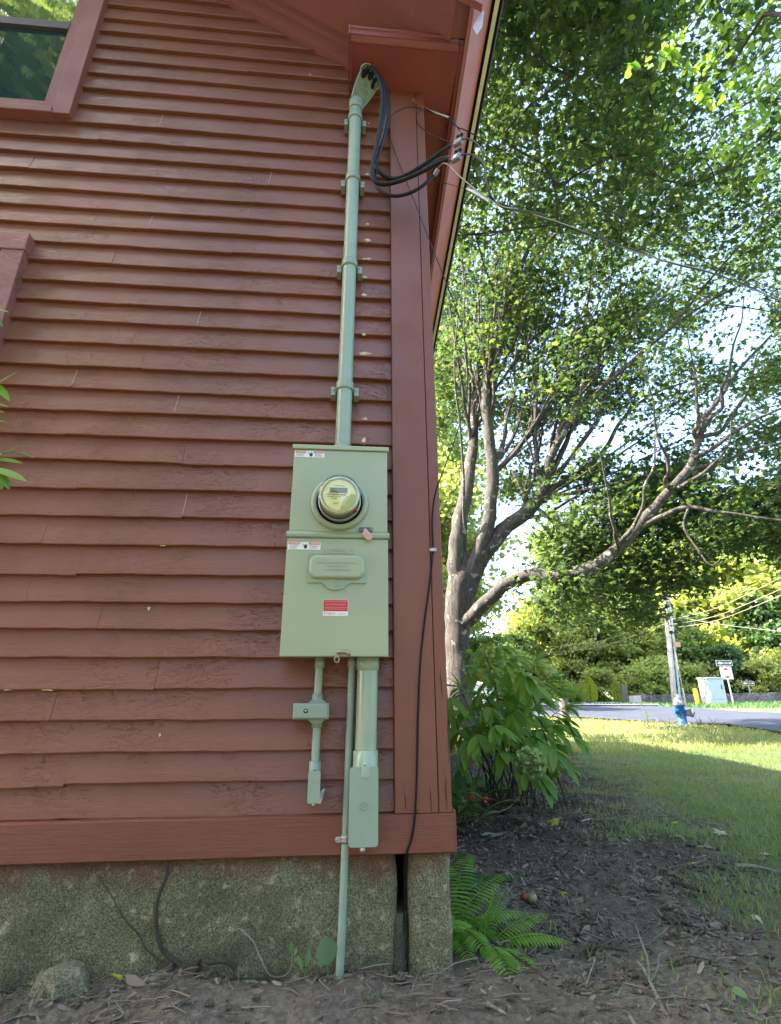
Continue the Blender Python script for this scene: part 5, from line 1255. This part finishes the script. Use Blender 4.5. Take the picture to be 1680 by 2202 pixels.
# branchlets: grow outward, nearest node first
clumps.sort(key=lambda p: (p - at(1060, 1100, 9.8)).length)
NP = np.array([tuple(p) for p, r in nodes]); par = [-1] * len(nodes); kids = []
pos = [Vector(p) for p, r in nodes]; nsk = len(nodes); parent_ = [-1] * nsk
arr = np.zeros((nsk + len(clumps), 3)); arr[:nsk] = NP; cnt = nsk
for c in clumps:
    d2 = ((arr[:cnt] - np.array(tuple(c))) ** 2).sum(1); j = int(d2.argmin()); parent_.append(j); arr[cnt] = tuple(c); pos.append(c); cnt += 1
desc = [1] * cnt
for i in range(cnt - 1, nsk - 1, -1):
    if parent_[i] >= nsk: desc[parent_[i]] += desc[i]
twigs = MB()
for i in range(nsk, cnt):
    a, b = pos[parent_[i]], pos[i]; r = min(.017, .0038 * desc[i] ** .45 + .002)
    if (b - a).length > 3.5: continue
    m1 = a.lerp(b, .5) + Vector((R_.uniform(-.1, .1), R_.uniform(-.1, .1), -.04 * (b - a).length + R_.uniform(-.05, .05)))
    twigs.tube([a, m1, b], [r * 1.15, r, r * .8], 5, caps=False, sub=2)
wood.build('trunk', M_BARK, maple); twigs.build('branchlets', M_BARK2, maple)
P = []
for c in clumps:
    k = R_.randint(45, 80); s_ = R_.uniform(.22, .40)
    q = rng.normal(size=(k, 3)) * np.array([s_, s_, s_ * .42]); P.append(np.array(tuple(c)) + q)
P = np.concatenate(P)
leafmesh('crown', F_MAPLE, P, rng.uniform(.11, .20, len(P)), T_maple(), up=.9, parent=maple)

# ================================================================ overhanging beech branch (tree stands out of frame to the right)
bt = thing('beech_tree', (4.6, 2.2, gz(2.2)), 'tree with sunlit oval leaves hanging into the top right of the view', 'tree')
tr = MB(); tr.tube([(4.6, 2.2, -.8), (4.55, 2.25, 2), (4.4, 2.4, 5), (4.2, 2.6, 8.5)], [.22, .19, .16, .1], 12, sub=4)
P = []; szs = []
def spray(pts, Y0, Y1, nl, sz, wid):
    q = [at(x, y, Y0 + (Y1 - Y0) * i / (len(pts) - 1)) for i, (x, y) in enumerate(pts)]
    sp_, rr_ = spline(q, [.006] * len(q), 6); tr.tube(sp_, [.007 - .0055 * i / (len(sp_) - 1) for i in range(len(sp_))], 5)
    for _ in range(nl):
        c = sp_[R_.randrange(len(sp_))]; P.append((c.x + R_.gauss(0, wid), c.y + R_.gauss(0, wid), c.z + R_.gauss(0, wid * .8) - wid * .4)); szs.append(sz * R_.uniform(.75, 1.15))
for a in [([(1560, -60), (1480, 60), (1430, 110), (1360, 150)], 2.6, 2.5, 46, .085, .03), ([(1640, -60), (1540, 90), (1490, 150), (1420, 120)], 2.6, 2.6, 46, .085, .035), ([(1560, 90), (1520, 160), (1500, 200), (1530, 225)], 2.6, 2.6, 30, .085, .035),
          ([(1720, 60), (1620, 130), (1560, 190), (1580, 240)], 2.8, 2.7, 34, .085, .05), ([(1750, 200), (1650, 230), (1600, 290), (1550, 330)], 3.2, 3.1, 34, .085, .06), ([(1760, 260), (1640, 300), (1560, 330), (1480, 330)], 3.6, 3.6, 36, .085, .07),
          ([(1760, 330), (1680, 340), (1640, 370), (1620, 395)], 3.3, 3.2, 22, .085, .05), ([(1600, 330), (1570, 390), (1545, 420)], 3.6, 3.5, 12, .075, .03), ([(1760, -40), (1640, 30), (1560, 50), (1520, 10)], 3.4, 3.6, 30, .085, .09),
          ([(1760, 120), (1680, 160), (1620, 240), (1600, 300)], 3.6, 3.8, 34, .085, .1), ([(1700, -60), (1640, 60), (1660, 180), (1640, 260)], 4.2, 4.4, 44, .09, .16), ([(1780, 80), (1700, 200), (1680, 330)], 4.4, 4.6, 40, .09, .16)]:
    spray(*a)
tr.tube([(4.4, 2.4, 5), at(1900, 100, 2.9), at(1750, 60, 3.0)], [.06, .03, .012], 7, sub=4)
tr.tube([(4.42, 2.38, 4.5), at(1900, 330, 3.2), at(1760, 290, 3.4)], [.05, .025, .012], 7, sub=4)
tr.tube([(4.4, 2.4, 5.2), at(1850, -80, 2.8), at(1600, -60, 2.6)], [.05, .025, .010], 7, sub=4)
for k in range(16):
    c = Vector((4.3 + R_.uniform(-1.2, 2), 2.4 + R_.uniform(-2, 1.5), R_.uniform(5.5, 9)))
    tr.tube([(4.3, 2.5, c.z - 1), c.lerp(Vector((4.3, 2.5, c.z)), .5), c], [.03, .02, .008], 5)
    for _ in range(150): P.append((c.x + R_.gauss(0, .5), c.y + R_.gauss(0, .5), c.z + R_.gauss(0, .3))); szs.append(.09)
tr.build('trunk', M_BARK2, bt)
leafmesh('crown', F_ELM, np.array(P), np.array(szs), T_oval(.27, .05), up=.55, parent=bt, droop=(0, 0, -.8))

# ================================================================ background woodland
def proto(name, label, mat, H, crown_r, n, base_frac, size, seed, conif=False, tr_mat=M_BARK2):
    R_ = random.Random(seed); t = thing(name, (0, 0, 0), label, 'tree', 'trees across the road')
    wd = MB(); wd.tube([(0, 0, -.6), (.1, 0, H * .3), (-.1, .1, H * .6), (0, 0, H * .93)], [.24, .19, .12, .03], 8, sub=3)
    cl = []
    for i in range(46):
        f = R_.uniform(base_frac, 1) ** .9; r = crown_r * math.sqrt(max(.05, 1 - ((f - .58) / .48) ** 2)) * R_.uniform(.35, 1.0)
        if conif: r = crown_r * (1.05 - f) * R_.uniform(.5, 1)
        a = R_.uniform(0, 6.28); c = Vector((r * math.cos(a), r * math.sin(a), H * f)); cl.append(c)
        s0 = Vector((0, 0, max(H * .12, c.z - r * .6))); wd.tube([s0, s0.lerp(c, .5) + Vector((0, 0, .2)), c], [.07, .045, .015], 5)
    P = []
    for c in cl:
        k = n // 46; s_ = R_.uniform(.5, 1.0) * crown_r * .27; P.append(np.array(tuple(c)) + rng.normal(size=(k, 3)) * np.array([s_, s_, s_ * .55]))
    wd.build('trunk', tr_mat, t); leafmesh('crown', mat, np.concatenate(P), rng.uniform(size * .7, size * 1.3, sum(len(p) for p in P)), T_blob(), up=.6, parent=t)
    return t
pA = proto('deciduous_tree', 'x', F_BG1, 10, 3.6, 10500, .16, .34, 1); pB = proto('deciduous_tree', 'x', F_BG2, 10, 3.4, 10500, .20, .34, 2); pC = proto('deciduous_tree', 'x', F_BG3, 10, 3.0, 9000, .10, .34, 3)
pS = proto('woodland_shrub', 'x', F_BG1, 3.2, 1.7, 4200, .02, .20, 4); pS['category'] = 'shrub'; pS['group'] = 'shrubs at the wood edge'  # lightest leaves: frontal sunlight on the shrubs put into the colour
plan = [ # proto, px, Y, py of the top, label
 (pA, 1215, 44, 1270, 'yellow-green tree behind the ornamental grass clump'), (pA, 1290, 40, 1330, 'yellow-green tree behind the first golden arborvitae'), (pB, 1345, 46, 1285, 'mid-green tree behind the grey stone post'),
 (pA, 1400, 40, 1350, 'bushy yellow-green tree left of the utility pole'), (pB, 1500, 37, 1330, 'mid-green tree directly above the yellow bollard'), (pA, 1470, 50, 1190, 'tall yellow-green tree rising behind the utility pole'),
 (pA, 1560, 46, 1160, 'tall yellow-green tree above the utility cabinet'), (pA, 1630, 40, 1185, 'tall sunlit tree above the far one-way sign'), (pC, 1690, 36, 1290, 'dark green tree cut off by the right edge'),
 (pC, 1585, 35, 1390, 'low dark green tree behind the leaning sign post'), (pB, 1120, 42, 1370, 'mid-green tree seen above the shrub leaves'), (pB, 1060, 36, 1375, 'mid-green tree just right of the maple trunk'),
 (pA, 1160, 55, 1320, 'distant yellow-green tree under the maple canopy'), (pB, 1270, 58, 1150, 'distant mid-green tree framed by the low maple limb'), (pA, 905, 30, 1000, 'tall sunlit tree showing between the house corner and the maple trunk'),
 (pB, 850, 36, 800, 'tall tree hidden mostly behind the house corner'), (pB, 1010, 40, 1345, 'mid-green tree behind the maple fork'), (pC, 1740, 44, 1180, 'dark tall tree partly outside the right edge'),
 (pA, 1390, 60, 1180, 'distant tree behind the hanging maple leaves'), (pB, 1640, 60, 1120, 'distant tall tree at the far right skyline'), (pA, 1440, 41, 1395, 'low tree in the shade behind the guy wire'), (pB, 1820, 38, 1150, 'tree beyond the right edge')]
pT = proto('deciduous_tree', 'x', F_BG1, 20, 6.2, 34000, .14, .30, 21); pU = proto('deciduous_tree', 'x', F_BG2, 20, 6.0, 34000, .14, .30, 22)
used = set()
for pr, px, Y, top, lab in plan:
    b = at(px, 1500, Y); b.z = gz(Y) - .2; H = at(px, top, Y).z - b.z; sc_ = H / 10
    if sc_ > 1.3: pr = pU if pr is not pA else pT; sc_ = H / 20
    if pr.name in used: o = copy_tree(pr, b, R_.uniform(0, 6), sc_, lab)
    else: used.add(pr.name); pr.location = b; pr.scale = (sc_,) * 3; pr['label'] = lab
for i, (px, Y, hh, lab) in enumerate([(1150, 34, 2.6, 'low shrub left of the ornamental grass'), (1290, 36, 2.2, 'low shrub right of the first golden arborvitae'), (1380, 34, 2.2, 'low shrub behind the left end of the stone wall'), (1420, 35, 2.8, 'low shrub left of the utility pole base'),
                                      (1650, 33, 2.6, 'low shrub behind the wall at the right edge'), (1480, 35, 2.4, 'low shrub above the wall right of the pole'), (1080, 30, 3.0, 'shrub beyond the drive seen through the hydrangea'), (1610, 36, 2.4, 'low shrub behind the far one-way sign'), (1560, 38, 2.4, 'low shrub behind the utility cabinet'), (1520, 36, 2.6, 'low shrub above the yellow bollard'), (1230, 39, 3.0, 'tall bush behind the ornamental grass'), (1700, 34, 3.2, 'bush at the right edge of the view')]):
    b = at(px, 1500, Y); b.z = gz(Y) - .1
    if i == 0: pS.location = b; pS.scale = (hh / 3.2,) * 3; pS['label'] = lab
    else: copy_tree(pS, b, i * 1.3, hh / 3.2, lab)
# hidden trees added to shade the road, then trees seen mirrored in the window
for i, (x, y, s_, l_) in enumerate([(-1, 20, .5, 'added shade tree beyond the drive hidden behind the house'), (.5, 25, .5, 'added shade tree between the house and the maple, farther back'), (-3, 27, .7, 'added tall shade tree hidden far behind the house')]):
    copy_tree([pU, pT][i % 2], Vector((x, y, gz(y) - .1)), i * 2., s_, l_)
for i, (x, y, s_) in enumerate([(-8.2, -6.5, .82), (-15, -8, .95)]):
    copy_tree(pU, Vector((x, y, -.9)), i, s_, ['tall tree mirrored at the right of the upper window', 'tall tree mirrored at the left of the upper window'][i])['group'] = 'trees mirrored in the window pane'
for i, (x, y, s_) in enumerate([(-6, -5.5, .42), (-1.5, -6.5, .48), (3, -6, .45), (7.5, -5, .5), (-11, -4, .45), (12, -2, .55)]):  # unseen trees added to block the low sky from the wall's sheen
    copy_tree([pB, pC][i % 2], Vector((x, y, -.9)), i, s_ , 'unseen low leafy tree added behind the viewer to block low sky')['group'] = 'unseen low trees added to block low sky'

# ================================================================ street furniture
def V3(px, py, Y): return at(px, py, Y)
pole = thing('utility_pole', G(1452, 1516), 'tall pale wooden utility pole across the road', 'pole')
PB = G(1452, 1516); PT = V3(1415, 1120, PB.y)
MB().tube([PB, PB.lerp(PT, .5), PT], [.135, .12, .11], 14).build('shaft', bark('sunlit pole wood', (.44, .39, .36), (.62, .57, .54), sc=.6), pole)  # pale wood: sunlight on the pole put into the colour
off = Vector((.28, -.05, 0)); MB().tube([PB + off, PB.lerp(PT, .62) + off * .8], .055, 8).build('riser_pipe', plain('pale blue riser', (.42, .50, .62), .4), pole)
GU = 'overhead utility wires crossing behind the maple'
def pw(px0, py0, px1, py1, Y1, lab, r=.012, sag=.3):
    a = V3(px0, py0, PB.y); b = V3(px1, py1, Y1); m = a.lerp(b, .5) - Vector((0, 0, sag)); cable('utility_wire', [a, m, b], r, M_ALUW, lab, 'wire', GU, sub=8, n=5)
pw(1428, 1335, 1700, 1232, 17, 'topmost pale wire right of the utility pole')
pw(1429, 1345, 1700, 1258, 17, 'second pale wire from the top right of the pole')
pw(1430, 1352, 1700, 1272, 17, 'lowest of the pale wires rising right of the pole')
pw(1430, 1322, 1700, 1360, 24, 'wire sloping down right from the pole', .015, .1)
pw(1428, 1330, 1180, 1392, 36, 'upper wire sloping down left from the pole', .018, .4)
pw(1430, 1342, 1180, 1404, 36, 'lower wire sloping down left from the pole', .018, .4)
sb = V3(1487, 1324, 26); t = thing('splice_case', sb, 'dark splice case hanging on the wires right of the pole', 'cable box')
MB().tube([sb - Vector((.22, 0, 0)), sb - Vector((.14, 0, 0)), sb + Vector((.14, 0, .02)), sb + Vector((.22, 0, .02))], [.03, .075, .075, .03], 10).build('case', M_BLACK, t)
guy = thing('guy_wire', G(1475, 1517), 'rusty guy wire slanting down beside the utility pole', 'wire'); ga = G(1475, 1517)
MB().tube([ga, V3(1449, 1380, ga.y), V3(1432, 1290, ga.y)], .022, 6).build('strand', plain('rusty strand', (.35, .24, .15), .8, var=.3), guy)
MB().tube([ga, V3(1468, 1480, ga.y)], .045, 8).build('guard', M_GALV, guy)
c = V3(1456, 1386, ga.y); MB().box(c.x - .17, c.x + .17, c.y - .05, c.y - .03, c.z - .13, c.z + .13).build('small_sign', plain('tan board', (.45, .28, .18), .7), guy)
# stone wall
A_ = G(1372, 1517); wl = thing('stone_wall', V3(1372, 1516, 30), 'low mortared fieldstone wall beyond the road', 'wall')
x0w, x1w = V3(1372, 1505, 30).x, 46.; zt0, zt1 = V3(1372, 1495, 30).z, V3(1680, 1487, 30).z
mb = MB(); P = []
for i in range(141):
    x = x0w + (x1w - x0w) * i / 140; zt = zt0 + (zt1 - zt0) * min(1.4, (x - x0w) / 13) + .03 * noise.noise((x * 2, 0, 0)); zb = gz(30) - .3
    P.append([(x, 30 + .04 * noise.noise((x * 3, q, 1)) , zb + (zt - zb) * q / 6) for q in range(7)] + [(x, 30.45, zt), (x, 30.45, zb)])
mb.grid(P, False); mb.add(P[0], [tuple(range(9))])
def wallmat():
    m, nt, bs, out = newmat('mortared fieldstone'); v = coords(nt, (1, 1, 1.5)); vo = N(nt, 'ShaderNodeTexVoronoi', Scale=3.2); nt.links.new(v, vo.inputs['Vector'])
    vd = N(nt, 'ShaderNodeTexVoronoi', Scale=3.2, feature='DISTANCE_TO_EDGE'); nt.links.new(v, vd.inputs['Vector'])
    sp = N(nt, 'ShaderNodeSeparateColor'); nt.links.new(vo.outputs['Color'], sp.inputs[0])
    c = ramp(nt, [(0, (.10, .08, .08)), (.5, (.17, .14, .13)), (1, (.27, .23, .21))], sp.outputs[0]).outputs[0]
    c = mixc(nt, ramp(nt, [(.0, g3(1)), (.06, g3(0))], vd.outputs['Distance']).outputs[0], c, (.20, .18, .17)); nt.links.new(c, bs.inputs['Base Color']); bs.inputs['Roughness'].default_value = .9
    bump(nt, bs, ramp(nt, [(0, g3(0)), (.12, g3(1))], vd.outputs['Distance']).outputs[0], .8, .05); return m
mb.build('masonry', wallmat(), wl)
# cabinet
cb = G(1546, 1518); cb = V3(1546, 1517, 25.5); gzc = gz(25.5)
cab = thing('utility_cabinet', (cb.x, 25.5, gzc), 'leaning pale grey utility cabinet on the grass verge', 'cabinet')
cx0, cx1 = V3(1530, 1516, 25.3).x, V3(1567, 1516, 25.3).x; czt = V3(1545, 1457, 25.5).z
M_CAB = plain('shade blue pale steel', (.50, .54, .58), .5, var=.05)  # bluish tint: shade on the cabinet front put into the steel colour
MB().box(cx0, cx1, 25.3, 25.95, gzc - .1, czt - .06, .02).build('body', M_CAB, cab)
MB().box(cx0 - .04, cx1 + .04, 25.24, 26.0, czt - .059, czt, .02).build('lid', M_CAB, cab)
MB().box(cx0 + .08, cx1 - .08, 25.27, 25.298, gzc + .28, czt - .12, .01).build('door', plain('shade blue door steel', (.42, .48, .56), .5), cab)  # bluer and darker than the body, with shade put into the colour
MB().box(cx1 - .20, cx1 - .16, 25.24, 25.268, gzc + .75, gzc + .95, .005).build('handle', M_GALVD, cab)
MB().box(cx0 - .05, cx1 + .05, 25.22, 26.02, gzc - .25, gzc + .05).build('plinth', M_CONC, cab)
# bollard
b = V3(1502, 1517, 24.5); b.z = gz(24.5); t = thing('bollard', b, 'bright yellow bollard left of the utility cabinet', 'bollard')
MB().lathe([(.10, -.1), (.10, .70), (.085, .76), (0, .79)], b, 'z', 16).build('post', plain('yellow paint', (.75, .50, .01), .5), t)
# one way signs
def oneway(px0, px1, py0, py1, Y, pxb, pyb, label, second=None):
    a = V3(px0, py1, Y); c = V3(px1, py0, Y); bs_ = V3(pxb, pyb, Y); bs_.z = gz(Y)
    t = thing('street_sign', bs_, label, 'sign', 'one-way signs across the road')
    cx = (a.x + c.x) / 2; MB().tube([bs_ - Vector((0, 0, .1)), Vector((cx + .04, Y + .03, c.z))], .035, 8).build('post', plain('galvanised post', (.55, .54, .52), .5, metal=.2), t)
    s_ = MB().box(a.x, c.x, Y - .02, Y, a.z, c.z).build('one_way_plate', M_INK, t)
    h = c.z - a.z; w_ = c.x - a.x; yy = Y - .026
    bdr = MB(); e = h * .07
    for q in [(a.x, c.x, a.z, a.z + e), (a.x, c.x, c.z - e, c.z), (a.x, a.x + e, a.z + e, c.z - e), (c.x - e, c.x, a.z + e, c.z - e)]: bdr.box(q[0], q[1], yy, Y - .021, q[2], q[3])
    bdr.build('border', M_WHITE, s_)
    zc = (a.z + c.z) / 2
    MB().prism([(a.x + w_ * .08, zc), (a.x + w_ * .26, zc + h * .33), (a.x + w_ * .26, zc + h * .17), (c.x - w_ * .07, zc + h * .17), (c.x - w_ * .07, zc - h * .17), (a.x + w_ * .26, zc - h * .17), (a.x + w_ * .26, zc - h * .33)], yy, Y - .021).build('arrow', M_WHITE, s_)
    text('ONE WAY', a.x + w_ * .60, yy - .006, zc, h * .30, M_INK, s_, bold=.004)
    if second:
        a2 = V3(second[0], second[3], Y - .03); c2 = V3(second[1], second[2], Y - .03)
        s2 = MB().box(a2.x, c2.x, Y - .05, Y - .03, a2.z, c2.z).build('parking_plate', plain('white sign face', (.72, .66, .66), .4), t)
        m = MB()
        cc = (a2.x + c2.x) / 2; hh = c2.z - a2.z; m.prism([(cc - .13, c2.z - hh * .22), (cc, c2.z - hh * .10), (cc + .13, c2.z - hh * .22), (cc + .13, c2.z - hh * .26), (cc - .13, c2.z - hh * .26)][::-1], Y - .056, Y - .0505)
        m.prism([(cc - .13, a2.z + hh * .20), (cc, a2.z + hh * .08), (cc + .13, a2.z + hh * .20), (cc + .13, a2.z + hh * .24), (cc - .13, a2.z + hh * .24)], Y - .056, Y - .0505)
        m.build('red_symbols', M_REDL, s2)
oneway(1541, 1573, 1420, 1432, 26.5, 1578, 1514, 'one-way arrow sign above a red and white parking sign on a leaning post', (1553, 1572, 1433.5, 1461))
oneway(1596, 1621, 1465, 1474, 31.5, 1618, 1510, 'small one-way arrow sign standing low behind the stone wall')
# hydrant
hb = G(1470, 1563); hb.z = ground_h(hb.x, hb.y); hy = thing('fire_hydrant', hb, 'blue fire hydrant with silver bonnet and cap beside the road', 'hydrant')
M_BLUE = plain('blue hydrant paint', (.012, .10, .32), .5, var=.35); M_SILV = plain('silver hydrant paint', (.22, .24, .24), .45, var=.15, nscale=30)
MB().lathe([(.13, 0), (.13, .03), (.095, .035), (.090, .40), (.12, .41), (.12, .43)], hb, 'z', 20).build('barrel', M_BLUE, hy)
MB().lathe([(.128, .432), (.128, .455), (.105, .50), (.075, .56), (.035, .60), (.03, .60), (.03, .65), (0, .65)], hb, 'z', 20).build('bonnet', M_SILV, hy)
cpt = hb + Vector((.10, -.03, .27)); MB().tube([cpt, cpt + Vector((.08, -.03, 0))], .07, 14).tube([cpt + Vector((.08, -.03, 0)), cpt + Vector((.13, -.05, 0))], .088, 14).tube([cpt + Vector((.13, -.05, 0)), cpt + Vector((.16, -.06, 0))], .03, 6).build('nozzle_cap', M_SILV, hy)
cpt = hb + Vector((-.08, -.02, .30)); MB().tube([cpt, cpt + Vector((-.08, 0, 0))], .05, 12).build('nozzle_cap', M_BLUE, hy)
# posts
b = G(1216, 1548); t = thing('wooden_post', b, 'thick dark weathered wooden post at the near road edge', 'post')
top = V3(1206, 1502, b.y); MB().tube([b - Vector((0, 0, .1)), Vector((b.x, b.y, b.z + (top.z - b.z)))], [.12, .115], 9, smooth=False).build('timber', bark('old timber', (.10, .09, .08), (.20, .18, .16)), t)
b = V3(1346, 1512, 31); b.z = gz(31); top = V3(1341, 1471, 31); t = thing('stone_post', b, 'upright grey stone post by the drive entrance', 'post')
MB().box(b.x - .17, b.x + .17, 30.85, 31.2, b.z - .1, top.z, .03).build('shaft', M_ROCK, t)
b = V3(1380, 1516, 29.4); b.z = gz(29.4); t = thing('wall_pier', b, 'whitish stone pier at the left end of the fieldstone wall', 'pier')
MB().box(b.x - .45, b.x - .05, 29.2, 29.8, b.z - .1, V3(1376, 1496, 29.4).z, .04).build('block', plain('limewashed stone', (.5, .47, .43), .8), t)
# arborvitae + ornamental grass
for px, ytop, Y, r_, lab in [(1272, 1455, 33, .42, 'golden rounded arborvitae, the fuller of the two by the drive'), (1330, 1464, 33.5, .30, 'narrow golden arborvitae beside the grey stone post')]:
    b = V3(px, 1508, Y); b.z = gz(Y); H = V3(px, ytop, Y).z - b.z; t = thing('arborvitae', b, lab, 'shrub', 'golden arborvitae by the drive')
    P = []
    for _ in range(2600):
        f = R_.random(); a = R_.uniform(0, 6.28); rr = r_ * math.sin(math.pi * (f * .86 + .12)) ** .7 * R_.uniform(.75, 1.05); P.append((b.x + rr * math.cos(a), b.y + rr * math.sin(a), b.z + H * f))
    leafmesh('foliage', F_ARB, np.array(P), .09, T_oval(.2), up=.1, parent=t, droop=(0, 0, 1.)); MB().tube([b - Vector((0, 0, .1)), b + Vector((0, 0, H * .7))], .05, 6).build('stem', M_BARK2, t)
b = V3(1236, 1510, 32); b.z = gz(32); t = thing('ornamental_grass', b, 'fountain of ornamental grass left of the golden arborvitae', 'plant'); mb = MB()
for i in range(420):
    a = R_.uniform(0, 6.28); s_ = R_.uniform(.1, .9); strip_leaf(mb, b + Vector((R_.gauss(0, .12), R_.gauss(0, .12), 0)), (math.cos(a) * s_, math.sin(a) * s_, 1), (math.cos(a), math.sin(a), .2), R_.uniform(1.0, 1.5), .035, 1.3, 5)
mb.build('blades', foliage('fountain grass', [(.16, .24, .04), (.22, .30, .06)], .4), t)
# weeds at the road edge
b = G(1395, 1568); t = thing('weed', b, 'leafy green weed stalk by the road left of the hydrant', 'plant'); mb = MB(); st = MB(); st.tube([b, b + Vector((.02, 0, .2)), b + Vector((0, 0, .42))], .006, 5).build('stalk', F_GL, t)
for k in range(16): strip_leaf(mb, b + Vector((0, 0, .06 + .022 * k)), (math.cos(k * 2.4), math.sin(k * 2.4), .5), (0, 0, 1), .16, .035, .6)
mb.build('leaves', F_BG3, t)
P = []; mb = MB()
for k in range(70):
    p = G(R_.uniform(1395, 1560), R_.uniform(1560, 1574)); a = R_.uniform(0, 6.28); mb.tube([p, p + Vector((math.cos(a) * .08, math.sin(a) * .05, .06)), p + Vector((math.cos(a) * .2, math.sin(a) * .1, R_.uniform(.02, .22)))], .005, 4)
mb.build('dead_stems', M_TWIG, kind='stuff', label='tangle of dry stems around the hydrant base', cat='dead stems')
# parked car (front end visible beside the trunk)
CY = 16.0; nose = V3(1047, 1495, CY); gzc = gz(CY) + .07
car = thing('parked_car', (nose.x - 2.3, CY, gzc), 'white car parked beyond the maple, only its front end showing', 'car')
M_CAR = plain('white car paint', (.72, .74, .78), .2, var=.02, bstr=0)
prof = [(0, .28), (.02, .55), (-.06, .72), (-.25, .82), (-1.05, .95), (-1.25, 1.0), (-1.95, 1.40), (-2.4, 1.47), (-3.5, 1.42), (-4.2, 1.02), (-4.5, .92), (-4.55, .35), (-4.4, .25)]
def carsec(x, z): return x + nose.x
P = []
for k, (dy, zs) in enumerate([(0, .92), (.06, 1.0), (.45, 1.0), (.9, 1.01), (1.35, 1.0), (1.74, 1.0), (1.8, .92)]):
    P.append([(nose.x + x * (1 if .1 < dy < 1.7 else .985), CY + dy - .9 + (.12 * max(0, z - .95) if dy < .9 else -.12 * max(0, z - .95)), gzc + z * (zs if z > .5 else 1)) for x, z in prof])
body = MB().grid(P); body.add(P[0], [tuple(range(13))]); body.add(P[-1], [tuple(range(13))[::-1]]); bo = body.build('body', M_CAR, car)
MB().add([(nose.x - 1.30, CY - .905 + .03, gzc + 1.02), (nose.x - 1.98, CY - .86, gzc + 1.36), (nose.x - 3.4, CY - .86, gzc + 1.36), (nose.x - 3.95, CY - .885, gzc + 1.04)], [(0, 1, 2, 3)]).build('side_window', M_GLASS, car)
MB().add([(nose.x - 1.27, CY - .75, gzc + 1.02), (nose.x - 1.93, CY - .68, gzc + 1.41), (nose.x - 1.93, CY + .68, gzc + 1.41), (nose.x - 1.27, CY + .75, gzc + 1.02)], [(0, 1, 2, 3)]).build('windscreen', M_GLASS, car)
for xx in (-.85, -3.6):
    for yy in (-.86, .68):
        t_ = MB(); t_.lathe([(.0, .0), (.20, .0), (.33, .0), (.34, -.02), (.34, -.18), (.2, -.2), (0, -.2)], (nose.x + xx, CY + yy - .01, gzc + .33), 'y', 22); wh = t_.build('wheel', M_BLACK, car)
        MB().lathe([(.20, .012), (.19, .02), (0, .015)], (nose.x + xx, CY + yy - .01, gzc + .33), 'y', 18).build('rim', M_GALV, wh)
for yy in (-.80, .52): MB().box(nose.x - .10, nose.x + .012, CY + yy, CY + yy + .28, gzc + .60, gzc + .72, .01).build('headlight', M_GALV, car)
MB().box(nose.x - .05, nose.x + .03, CY - .48, CY + .48, gzc + .42, gzc + .60, .01).build('grille', M_BLACK, car)
print('objects', len(bpy.data.objects))
